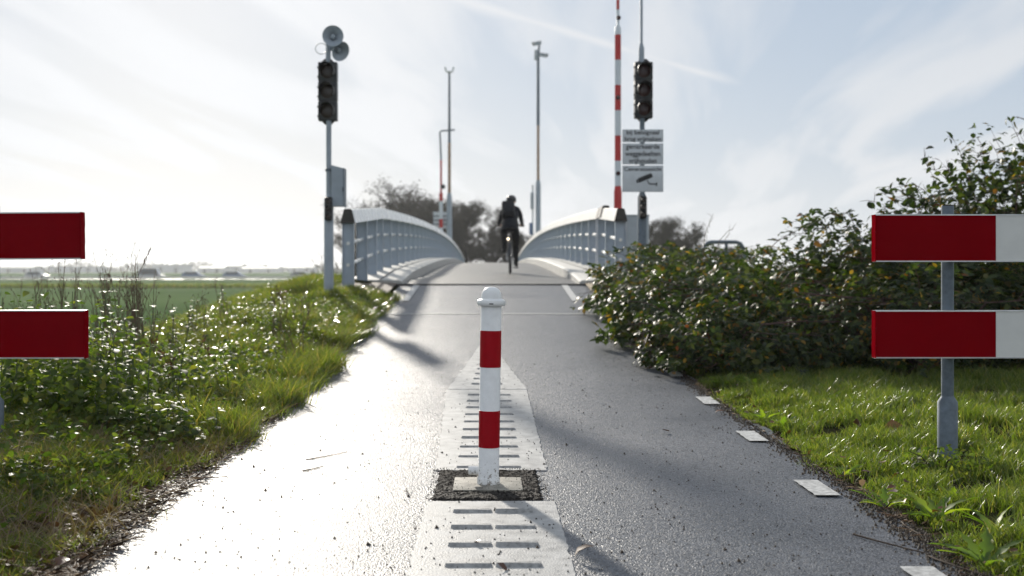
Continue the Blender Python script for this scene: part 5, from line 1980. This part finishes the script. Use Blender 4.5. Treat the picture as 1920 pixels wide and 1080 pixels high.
def dock(px, py, Y, h, label, seed, n=70, spread=0.16):
    r_ = np.random.default_rng(seed)
    x = pxx(px, Y)
    g = ground_z(x, Y)
    T = thing('withered_dock', label, 'weed', (x, Y, g))
    m_ = MB()
    P = []
    for s in range(5):
        l = r_.normal(0, spread, 2)
        hh = h * r_.uniform(0.7, 1.05)
        m_.tube([(0, 0, 0), (l[0] * 0.4, l[1] * 0.4, hh * 0.55), (l[0], l[1], hh)], [0.006, 0.005, 0.002], 5)
        for k in range(n // 5):
            t = r_.uniform(0.3, 1.0)
            P.append((l[0] * t + r_.normal(0, 0.03), l[1] * t + r_.normal(0, 0.03), hh * t))
    m_.build('stems', M['stem_brown'], T)
    P = np.array(P)
    Rm = frames(r_.normal(0, 1, P.shape), r_, 0.8)
    place_leaves(T, leaf_variants('leaf', LEAF_V, LEAF_F3, LEAF_F4, M['dock'], 2), Rm, P, r_.uniform(0.02, 0.055, len(P)))


dock(345, 640, 7.9, 0.42, 'withered brown dock among the green verge grass', 31)
dock(527, 545, 14.2, 0.34, 'small dark shrub at the edge of the field left of the signal pole', 32, 50, 0.05)


def low_shrub():
    r_ = np.random.default_rng(41)
    x, y = 2.12, 5.35
    g = ground_z(x, y)
    T = thing('low_shrub', 'low small-leaved shrub at the foot of the right barrier post', 'shrub', (x, y, g))
    n = 420
    d = r_.normal(0, 1, (n, 3))
    d[:, 2] = np.abs(d[:, 2])
    d /= np.linalg.norm(d, axis=1, keepdims=True)
    P = d * (0.24, 0.18, 0.15) * (0.45 + 0.6 * r_.random(n))[:, None]
    m_ = MB()
    for k in range(16):
        m_.tube([(0, 0, -0.02), tuple(P[k] * 0.6 + (0, 0, 0.02)), tuple(P[k])], [0.004, 0.003, 0.0015], 4)
    m_.build('stems', M['twig'], T)
    Rm = frames(d + r_.normal(0, 0.5, (n, 3)), r_)
    S = r_.uniform(0.018, 0.036, n)
    o = link('foliage', scatter('foliage', LEAF_V, LEAF_F3, LEAF_F4, Rm, P, S, M['nettle']), T)
    o['kind'] = 'stuff'


low_shrub()


def toothed_leaf():
    vs = [(0, 0, 0)]
    L_, n = 1.0, 7
    left, right, mid = [], [], []
    for k in range(1, n + 1):
        t = k / n
        w = 0.15 * math.sin(math.pi * min(1, t * 0.85 + 0.12)) * (1.0 if k % 2 else 0.45)
        z = 0.28 * t - 0.38 * t * t
        left.append((-w, t, z + 0.03))
        mid.append((0, t, z))
        right.append((w, t, z + 0.03))
    vs = [(-0.015, 0, 0), (0, 0, 0), (0.015, 0, 0)]
    for l, m_, r_ in zip(left, mid, right):
        vs += [l, m_, r_]
    vs.append((0, 1.1, -0.14))
    f4 = []
    for k in range(n):
        a, b = 3 * k, 3 * (k + 1)
        f4 += [(a, a + 1, b + 1, b), (a + 1, a + 2, b + 2, b + 1)]
    e = 3 * n
    f3 = [(e, e + 1, e + 3), (e + 1, e + 2, e + 3)]
    return np.array(vs, float), np.array(f3), np.array(f4)


DV, DF3, DF4 = toothed_leaf()
DA_VAR = leaf_variants('leaf', DV, DF3, DF4, M['dandelion'], 3)


def dandelion(x, y, size, label, seed, n=11):
    r_ = np.random.default_rng(900 + seed)
    g = max(ground_z(x, y), road_z(y) - 0.01)
    T = thing('dandelion', label, 'dandelion', (x, y, g), group='rosettes along the right path edge')
    P, YA = [], []
    for k in range(n):
        a = 2 * math.pi * k / n * 1.62 + r_.normal(0, 0.2)
        up = r_.uniform(0.25, 1.0)
        out = np.array([math.cos(a), math.sin(a), up])
        YA.append(out / np.linalg.norm(out))
        P.append((math.cos(a) * 0.012, math.sin(a) * 0.012, 0.0))
    P, y_ = np.array(P), np.array(YA)
    z_ = np.array([0, 0, 1.0]) + r_.normal(0, 0.25, y_.shape)
    z_ = z_ - (z_ * y_).sum(1, keepdims=True) * y_
    z_ /= np.linalg.norm(z_, axis=1, keepdims=True)
    Rm = np.stack([np.cross(y_, z_), y_, z_], 2)
    MB().lathe([(0.012, -0.02), (0.014, 0.0), (0.006, 0.015), (0.001, 0.02)], 8).build('crown', M['stem_green'], T)
    place_leaves(T, DA_VAR, Rm, P, r_.uniform(0.6, 1.1, n) * size)


for i, (x, y, s, lab) in enumerate(((1.60, 4.62, 0.13, 'dandelion rosette at the path edge nearest the lowest full edge dash'), (1.73, 4.42, 0.16, 'large dandelion rosette with upright leaves near the right edge'), (1.62, 3.72, 0.15, 'bright dandelion in the bottom right corner'), (1.84, 4.15, 0.13, 'dandelion half hidden in the lawn at the bottom right'), (1.76, 6.85, 0.12, 'dandelion rosette by the second farthest edge dash'), (1.72, 7.15, 0.11, 'small dandelion just behind the second farthest edge dash'), (1.80, 8.75, 0.17, 'broad-leaved dandelion at the bramble foot by the farthest dash'), (1.98, 8.55, 0.13, 'dandelion between bramble and lawn'), (1.66, 5.35, 0.10, 'tiny rosette at the crumbling asphalt edge'), (1.92, 4.75, 0.10, 'small rosette in front of the low shrub'))):
    dandelion(x, y, s, lab, i)


# ------------------------------------------------------------------ fallen leaves, twigs, litter
FL_VAR = []
for k in range(3):
    q = LEAF_V.copy() * (1.25, 1, 1)
    q[:, 2] = 0.35 * np.abs(q[:, 0]) + 0.18 * np.sin(q[:, 1] * 4 + k) * 0.5
    FL_VAR.append(np_mesh('fallen_leaf', q, [LEAF_F4, LEAF_F3], M['fallen'], smooth=True))
FL_DARK = [m_.copy() for m_ in FL_VAR]
for m_ in FL_DARK:
    m_.materials[0] = M['dock']


def fallen(x, y, s, label, k, dz=0.008, group=None, dark=False, tilt=0.3):
    o = link('fallen_leaf', (FL_DARK if dark else FL_VAR)[k % 3])
    o.location = (x, y, max(crown_z(x, y) if -1.46 < x < 1.6 else 0, ground_z(x, y)) + dz)
    o.rotation_euler = (random.gauss(0, tilt), random.gauss(0, tilt), random.uniform(0, 6.28))
    o.scale = (s, s, s)
    tag(o, label, 'leaf', group or 'fallen leaves')


fallen(0.275, 3.73, 0.075, 'large curled brown leaf at the right edge of the front plate', 0, 0.014, dark=True)
fallen(0.02, 3.60, 0.045, 'orange leaf lying on the front rumble plate', 1, 0.022)
fallen(1.03, 6.55, 0.05, 'lone small leaf on the asphalt right of the bollard', 2)
fallen(1.44, 7.30, 0.06, 'reddish leaf between the two farthest edge dashes', 0, 0.014)
fallen(1.56, 7.42, 0.09, 'pale-backed leaf at the asphalt edge between the far dashes', 1, 0.02)
fallen(2.31, 6.55, 0.15, 'big dark withered leaf standing in the lawn', 2, 0.07, dark=True, tilt=0.9)
fallen(2.10, 6.60, 0.09, 'grey-brown leaf in the lawn left of the big withered one', 0, 0.06, dark=True, tilt=0.7)
fallen(-0.035, 3.90, 0.03, 'tiny yellow leaf on the third rib of the front plate', 1, 0.02)
for i in range(46):
    y = 3.3 + 4.5 * random.random() ** 1.7
    fallen(-1.36 - abs(random.gauss(0, 0.24)) + 0.03, y, random.uniform(0.03, 0.065), 'brown fallen leaf in the litter along the left path edge', i, 0.012 + 0.02 * random.random(), 'leaf litter along the left edge', dark=random.random() < 0.5)
for i in range(34):
    y = 3.6 + 6 * random.random()
    fallen(1.62 + abs(random.gauss(0, 0.12)), y, random.uniform(0.03, 0.06), 'brown fallen leaf along the right path edge', i, 0.03 + 0.02 * random.random(), 'leaves along the right edge', dark=random.random() < 0.4)
for i in range(40):
    y = 9.2 + 3.5 * random.random()
    fallen(1.48 + abs(random.gauss(0, 0.15)), y, random.uniform(0.04, 0.07), 'brown fallen leaf under the bramble skirt', i, 0.012 + 0.03 * random.random(), 'leaves under the brambles', dark=random.random() < 0.6)


def twig(p0, p1, r, label, bend=0.02):
    a = Vector((p0[0], p0[1], 0))
    b = Vector((p1[0], p1[1], 0))
    T = MB()
    pts = []
    n = 7
    side = (b - a).cross(Vector((0, 0, 1))).normalized()
    for k in range(n):
        t = k / (n - 1)
        p = a.lerp(b, t) + side * bend * math.sin(t * math.pi) + side * random.gauss(0, bend * 0.15)
        z = max(crown_z(p.x, p.y) if p.x < 1.6 else 0, ground_z(p.x, p.y)) + r + (0.006 if abs(p.x) < 0.27 else 0.001)
        pts.append(Vector((p.x, p.y, z)) - Vector((a.x, a.y, 0)))
    T.tube(pts, [r * (1 - 0.55 * k / (n - 1)) for k in range(n)], 6)
    mid = pts[n // 2]
    T.tube([mid, mid + side * 0.025 + Vector((0, 0, 0.004))], [r * 0.6, r * 0.3], 5)
    o = T.build('twig', M['twig'])
    o.location = (a.x, a.y, 0)
    tag(o, label, 'twig', 'twigs on the path')


def gp(px, py):
    """ground point on the flat near path under a picture point"""
    Y = FPX * CAMZ / (py - VPY)
    return (pxx(px, Y), Y)


twig(gp(1600, 1005), gp(1760, 1045), 0.004, 'long dark twig lying at the right asphalt edge', 0.01)
twig(gp(1740, 1045), gp(1860, 1085), 0.0035, 'pale twig in the gravel at the bottom right', 0.01)
twig(gp(574, 865), gp(652, 851), 0.0025, 'thin long twig on the glaring asphalt left of the bollard', 0.008)
twig(gp(568, 886), gp(606, 877), 0.003, 'short dark twig on the glaring asphalt left of the bollard', 0.004)
twig(gp(372, 898), gp(426, 896), 0.004, 'knobbly twig by the left verge', 0.01)
twig(gp(245, 975), gp(290, 992), 0.004, 'twig poking out of the litter at the lower left', 0.006)
twig(gp(985, 905), gp(1006, 925), 0.0025, 'curled pale stalk on the crumbled patch', 0.03)
twig(gp(762, 920), gp(773, 932), 0.0025, 'small twig left of the crumbled patch', 0.01)
twig(gp(1610, 915), gp(1660, 935), 0.0025, 'dry pale stalk at the right asphalt edge', 0.01)
twig(gp(1690, 980), gp(1730, 1005), 0.0025, 'dry pale stalk below the dandelions', 0.01)


def litter():
    # straw, stalk bits and crumbs lying at both edges
    n = 5200
    Y = 2.9 + 6 * rng.random(n) ** 1.7
    X = -1.34 - np.abs(rng.normal(0, 0.13, n)) + 0.03 + 0.03 * rng.random(n) * np.clip((6 - Y) / 2, 0, 1) + 0.07 * np.clip((4.5 - Y) / 2, 0, 1)
    m2 = 900
    Y2 = 3.0 + 8 * rng.random(m2)
    X2 = 1.56 + np.abs(rng.normal(0, 0.07, m2)) - 0.12 * np.clip((5 - Y2) / 2, 0, 1)
    X, Y = np.concatenate([X, X2]), np.concatenate([Y, Y2])
    n = len(X)
    Z = np.array([max(crown_z(x, y) if -1.46 < x < 1.6 else -9, ground_z(x, y)) for x, y in zip(X, Y)]) + 0.004 + 0.02 * rng.random(n)
    an = rng.uniform(0, 6.28, n)
    L_ = rng.uniform(0.012, 0.08, n)
    w = rng.uniform(0.0012, 0.0045, n)
    dx, dy = np.cos(an) * L_, np.sin(an) * L_
    nx, ny = -np.sin(an) * w, np.cos(an) * w
    V = np.zeros((n, 4, 3))
    tz = rng.normal(0, 0.012, n)
    V[:, 0] = np.stack([X - nx, Y - ny, Z], 1)
    V[:, 1] = np.stack([X + nx, Y + ny, Z], 1)
    V[:, 2] = np.stack([X + dx, Y + dy, Z + np.abs(tz)], 1)
    V[:, 3] = np.stack([X + dx / 2, Y + dy / 2, Z + 0.006], 1)
    i = np.arange(n)[:, None] * 4
    o = link('plant_litter', np_mesh('plant_litter', V.reshape(-1, 3), [i + np.array([[0, 1, 3]]), i + np.array([[0, 3, 2]]), i + np.array([[1, 2, 3]])], M['litter']))
    tag(o, 'fine dead stalks and crumbs along the path edges', 'litter', kind='stuff')


litter()


def edge_gravel():
    n = 5200
    Y = 2.9 + 7 * rng.random(n) ** 1.3
    X = 1.585 + rng.normal(0, 0.05, n) - 0.10 * np.clip((5 - Y) / 2, 0, 1)
    m2 = 1500
    Y2 = 2.9 + 4.5 * rng.random(m2) ** 1.4
    X2 = -1.47 + rng.normal(0, 0.05, m2) + 0.08 * np.clip((4.5 - Y2) / 2, 0, 1)
    X, Y = np.concatenate([X, X2]), np.concatenate([Y, Y2])
    n = len(X)
    tet = np.array([(1, 0, -0.4), (-0.5, 0.87, -0.4), (-0.5, -0.87, -0.4), (0, 0, 0.9)])
    Q = tet[None] * rng.uniform(0.003, 0.010, n)[:, None, None] * rng.uniform(0.6, 1.4, (n, 4, 3))
    Z = np.array([max(crown_z(x, y) - 0.004 if -1.46 < x < 1.6 else -9, ground_z(x, y)) for x, y in zip(X, Y)])
    V = Q + np.stack([X, Y, Z + 0.003], 1)[:, None, :]
    i = np.arange(n)[:, None] * 4
    o = link('edge_gravel', np_mesh('edge_gravel', V.reshape(-1, 3), [i + np.array([[0, 1, 2]]), i + np.array([[0, 1, 3]]), i + np.array([[1, 2, 3]]), i + np.array([[2, 0, 3]])], M['soil']))
    tag(o, 'dark crumbled gravel and soil along the path edges', 'gravel', kind='stuff')
    # rotting leaves covering the near left corner
    n = 1500
    Y = 2.9 + 3.2 * rng.random(n) ** 1.2
    X = -1.46 - np.abs(rng.normal(0, 0.30, n)) + 0.09 * np.clip((4.5 - Y) / 2, 0, 1)
    Z = gz_v(X, Y) + 0.012 + 0.03 * rng.random(n)
    nr = rng.normal(0, 0.5, (n, 3)) + (0, 0, 0.8)
    o = link('rotting_leaves', scatter('rotting_leaves', LEAF_V * (1.2, 1, 1), LEAF_F3, LEAF_F4, frames(nr), np.stack([X, Y, Z], 1), rng.uniform(0.02, 0.055, n), M['dock']))
    tag(o, 'rotting brown leaves in the near left corner of the verge', 'leaves', kind='stuff')


edge_gravel()


# ------------------------------------------------------------------ trees beyond the bridge
def tree_meshes(seed, h, crown_w, bare, nleaf, nbr=9):
    r_ = random.Random(seed)
    tr = MB()
    tips = []

    def grow(p, d, L_, r, lvl):
        n = 4
        pts = [p]
        q = p.copy()
        dd = d.copy()
        for k in range(n):
            dd = (dd + Vector((r_.gauss(0, 0.16), r_.gauss(0, 0.16), r_.gauss(0.04, 0.10)))).normalized()
            q = q + dd * (L_ / n)
            pts.append(q.copy())
        tr.tube(pts, [r * (1 - 0.55 * k / n) for k in range(n + 1)], 6 if lvl < 2 else (4 if lvl < 3 else 3), caps=False)
        if lvl >= 2:
            tips.extend(pts[1:])
        if lvl < 4:
            nb = (nbr, 5, 5, 4)[lvl]
            for b in range(nb):
                t = r_.uniform(0.3 if lvl else 0.18, 1.0)
                k = min(n - 1, int(t * n))
                o = pts[k].lerp(pts[k + 1], t * n - k)
                a = r_.uniform(0, 6.28)
                sp = r_.uniform(0.5, 1.0) * crown_w
                nd = (dd * 0.7 + Vector((math.cos(a) * sp, math.sin(a) * sp, r_.uniform(0.05, 0.7)))).normalized()
                grow(o, nd, L_ * r_.uniform(0.45, 0.66), max(0.006, r * 0.42), lvl + 1)
    grow(Vector((0, 0, -0.3)), Vector((0, 0, 1)), h * 0.52, h * 0.02, 0)
    zmax = max(v[2] for v in tr.v)
    k = h / zmax
    tr.v = [(x * k, y * k, z * k) for (x, y, z) in tr.v]
    P = np.array([tuple(t * k) for t in tips])
    rr = np.random.default_rng(seed)
    idx = rr.integers(0, len(P), nleaf)
    Q = P[idx] + rr.normal(0, 0.10 * h / 8, (nleaf, 3))
    lv = LEAF_V[[0, 1, 7, 3]]
    cm = scatter('crown', lv, np.array([(0, 1, 2), (0, 2, 3)]), None, frames(rr.normal(0, 1, (nleaf, 3)), rr), Q, rr.uniform(0.07, 0.16, nleaf) * h / 8, M['tree_leaf'])
    return tr.mesh('trunk', M['bark']), cm


TA = tree_meshes(3, 10, 0.9, True, 5000, 11)
TB = tree_meshes(8, 8, 1.1, False, 24000, 12)
TC = tree_meshes(21, 8, 1.2, False, 21000, 13)
spots = [  # px, top py, Y, template, width factor, label
    (735, 333, 118, TA, 1.05, 'bare-crowned tree, tallest of those behind the left railing'),
    (704, 378, 126, TA, 0.75, 'smaller bare tree at the left end of the far trees'),
    (662, 448, 132, TB, 0.7, 'low far bush seen between the left signal pole and railing'),
    (778, 368, 112, TC, 0.8, 'leafy tree between the bare tree and the distant boom'),
    (815, 378, 120, TB, 0.85, 'dark bushy tree behind the distant red and white boom'),
    (862, 384, 108, TC, 0.85, 'dark bushy tree right of the thin forked mast'),
    (905, 402, 104, TB, 0.85, 'dark rounded tree just left of the cyclist'),
    (880, 425, 98, TC, 1.0, 'low bushy tree where the left railing meets the deck'),
    (800, 420, 100, TB, 1.1, 'broad bush behind the middle of the left railing'),
    (938, 445, 106, TC, 0.8, 'low tree behind the cyclist'),
    (720, 388, 108, TB, 1.2, 'dark bush below the tallest bare tree'),
    (840, 402, 101, TC, 1.1, 'dark bush at the foot of the thin forked mast'),
    (760, 395, 104, TC, 1.2, 'dark bush behind the near half of the left railing'),
    (1245, 440, 104, TB, 1.0, 'dark low bush in front of the clump by the signal pole'),
    (1000, 448, 150, TB, 0.8, 'faint low bush behind the right railing'),
    (1228, 414, 110, TC, 0.85, 'grey brown tree right of the signal pole with signs'),
    (1262, 428, 116, TB, 0.8, 'middle tree of the clump right of the signal pole'),
    (1298, 452, 112, TC, 0.75, 'lowest tree at the right end of the clump by the signal pole'),
    (1200, 430, 122, TB, 0.9, 'tree half hidden behind the right signal pole'),
    (1350, 470, 118, TC, 1.0, 'low bush showing under the bent tube barrier'),
]
for i, (px, py, Y, tpl, wf, lab) in enumerate(spots):
    x = pxx(px, Y)
    g = ground_z(x, Y)
    H = pz(py - 12, Y) - g
    base_h = {id(TA): 10, id(TB): 8, id(TC): 8}[id(tpl)]
    T = thing('tree', lab, 'tree', (x, Y, g), i * 1.9, group='trees beyond the bridge')
    k = H / base_h
    T.scale = (k * wf * 1.45, k * wf * 1.45, k)
    link('trunk', tpl[0], T)
    link('crown', tpl[1], T)


# bank-side shrubs just behind the left railing
def bank_shrub(x, y, h, label, seed):
    g = ground_z(x, y)
    T = thing('bank_shrub', label, 'shrub', (x, y, g))
    T.scale = (h / 8 * 0.9, h / 8 * 0.9, h / 8)
    T.rotation_euler = (0, 0, seed)
    link('stems', TA[0], T)
    link('foliage', TB[1], T)


bank_shrub(pxx(640, 24), 24, 1.7, 'thin bare shrub between the left signal pole and the railing end', 1.0)


# ------------------------------------------------------------------ far field: guard rail, cars, sheds, woods
def far_field():
    Y = 215.0
    T = thing('guard_rail', 'long pale guard rail across the far side of the field', 'guard rail', (-120, Y, FIELD))
    m_ = MB()
    secs = []
    for x in (-140, 0, 140):
        secs.append([(x, 0.0, 0.22), (x, -0.08, 0.30), (x, -0.02, 0.42), (x, -0.08, 0.54), (x, 0.0, 0.62), (x, 0.05, 0.62), (x, 0.05, 0.22)])
    m_.sweep(secs).build('beam', M['rail_grey'], T)
    pm = MB().box(-0.06, 0.06, 0.05, 0.15, -0.2, 0.6).mesh('post', M['galv'], 0)
    for i in range(71):
        link('post', pm, T, (-140 + 4 * i, 0, 0))
    rows = [[(x, y, FIELD + 0.06) for x in (-400, -200, 60)] for y in (217, 224)]
    tag(MB().sheet(rows).build('far_road', M['deck']), 'distant road behind the guard rail', kind='structure')
    # cars on that road
    def car(px, y, matn, label, van=False, rz=0):
        x = pxx(px, y)
        C = thing('car', label, 'car', (x, y, FIELD + 0.06), group='cars on the far road')
        L_, H = (4.9, 2.1) if van else (4.3, 1.45)
        prof = [(-L_ / 2, 0.3), (L_ / 2, 0.3), (L_ / 2, 0.75), (L_ / 2 - 0.9, 0.92), (L_ / 2 - 1.5, H), (-L_ / 2 + (0.1 if van else 0.7), H), (-L_ / 2, 0.95)]
        w = 0.86
        b = MB().sweep([[(a, -w, z) for a, z in prof], [(a, w, z) for a, z in prof]]).build('body', M[matn], C, smooth=0)
        MB().sweep([[(a, s, z) for a, z in ((L_ / 2 - 1.05, 0.95), (L_ / 2 - 1.52, H - 0.1), (-L_ / 2 + 0.8, H - 0.1), (-L_ / 2 + 0.35, 0.98))] for s in (-w - 0.01, w + 0.01)]).build('windows', M['glass'], b, smooth=0)
        for wx in (-L_ / 2 + 0.8, L_ / 2 - 0.8):
            for s in (-1, 1):
                MB().lathe([(0.3, s * 0.70), (0.32, s * 0.72), (0.32, s * 0.87), (0.2, s * 0.88)], 14, (wx, 0, 0.32), 'Y').build('wheel', M['rubber'], C)
    car(70, 219.5, 'car_white_hazed', 'pale car at the left end of the far road')
    car(285, 219.5, 'car_white_hazed', 'white van on the far road', True)
    car(363, 222.0, 'car_blue', 'dark blue car on the far road with a glinting windscreen')
    car(440, 219.5, 'car_blue', 'small dark car on the far road below the sheds')
    car(566, 219.5, 'car_white_hazed', 'white car on the far road close to the signal pole')
    # sheds on the skyline
    def shed(p0, p1, py, Y, label, gable=True):
        x0, x1 = pxx(p0, Y), pxx(p1, Y)
        S = thing('shed', label, 'building', ((x0 + x1) / 2, Y, FIELD), group='sheds on the skyline')
        hw = (x1 - x0) / 2
        top = pz(py, Y) - FIELD
        eave = top * (0.72 if gable else 0.97)
        MB().box(-hw, hw, 0, 18, 0, eave).build('wall', M['wall_far'], S, smooth=0)
        rf = MB()
        if gable:
            rf.sweep([[(-hw - 0.3, -0.4, eave + 0.01), (-hw - 0.3, 18.4, eave + 0.01), (-hw - 0.3, 9, top)], [(hw + 0.3, -0.4, eave + 0.01), (hw + 0.3, 18.4, eave + 0.01), (hw + 0.3, 9, top)]])
        else:
            rf.box(-hw - 0.3, hw + 0.3, -0.3, 18.3, eave + 0.01, top)
        rf.build('roof', M['roof_far'], S, smooth=0)
        n = max(2, int(hw / 4))
        for k in range(n):
            cx = -hw + (k + 0.5) * 2 * hw / n
            MB().box(cx - 0.9, cx + 0.9, -0.12, 0.0 - 0.01, 0.05, min(2.8, eave * 0.8)).build('door', M['glass'], S, smooth=0)
    shed(285, 345, 496.5, 620, 'long flat shed on the skyline left of centre field', False)
    shed(372, 418, 499, 640, 'low gabled shed on the far skyline')
    shed(418, 452, 494, 680, 'taller shed with gable on the skyline')
    shed(452, 520, 500, 640, 'wide low shed on the skyline right of the taller one')
    shed(540, 586, 498.5, 660, 'shed on the skyline next to the left signal pole')
    shed(90, 180, 500, 640, 'hazy shed on the skyline behind the left boards', False)
    shed(-60, 60, 498, 620, 'hazy long shed at the left edge of the skyline')
    # wood
    n = 9000
    X = rng.uniform(-560, 120, n)
    hmax = 4.5 + 3.0 * np.sin(X * 0.021) * np.sin(X * 0.047 + 1) + 2.0 * np.sin(X * 0.13)
    Z = FIELD + np.clip(hmax, 1.2, 10) * rng.random(n) ** 0.7
    Yw = 900 + rng.normal(0, 14, n)
    lv = LEAF_V[[0, 1, 7, 3]]
    o = link('far_wood', scatter('far_wood', lv, np.array([(0, 1, 2), (0, 2, 3)]), None, frames(rng.normal(0, 1, (n, 3))), np.stack([X, Yw, Z], 1), rng.uniform(1.5, 3.2, n), M['far_leaf']))
    tag(o, 'hazy line of woods along the horizon', 'woods', kind='stuff')
    n = 5000
    X = rng.uniform(40, 900, n)
    Z = FIELD + np.clip(5 + 2.5 * np.sin(X * 0.03) + 1.5 * np.sin(X * 0.11), 1.5, 10) * rng.random(n) ** 0.7
    o = link('far_wood', scatter('far_wood', lv, np.array([(0, 1, 2), (0, 2, 3)]), None, frames(rng.normal(0, 1, (n, 3))), np.stack([X, 950 + rng.normal(0, 14, n), Z], 1), rng.uniform(1.5, 3.2, n), M['far_leaf']))
    tag(o, 'hazy woods on the horizon right of the bridge', 'woods', kind='stuff')
    # reed line along the ditch in the field
    n = 14000
    X = rng.uniform(-70, -8, n)
    Yr = 119 + rng.normal(0, 0.5, n)
    P = np.stack([X, Yr, np.full(n, FIELD)], 1)
    H = rng.uniform(0.25, 0.6, n)
    o = link('ditch_reeds', blade_mesh('ditch_reeds', P, H, np.full(n, 0.05), rng.normal(0, 0.1, (n, 2)), M['grass']))
    tag(o, 'thin line of reeds along the ditch across the field', 'reeds', kind='stuff')


far_field()


# ------------------------------------------------------------------ air
def haze():
    m_ = bpy.data.materials.new('haze_air')
    m_.use_nodes = True
    nt = m_.node_tree
    nt.nodes.clear()
    out = nt.nodes.new('ShaderNodeOutputMaterial')
    v = nt.nodes.new('ShaderNodeVolumePrincipled')
    v.inputs['Color'].default_value = (0.93, 0.95, 1.0, 1)
    v.inputs['Density'].default_value = HAZE
    v.inputs['Anisotropy'].default_value = 0.45
    nt.links.new(v.outputs[0], out.inputs['Volume'])
    o = MB().box(-3200, 3200, -80, 6200, -4, 15).build('haze', m_, smooth=0)
    tag(o, 'pale morning haze over the field', 'haze', kind='stuff')


HAZE = 0.00035
haze()
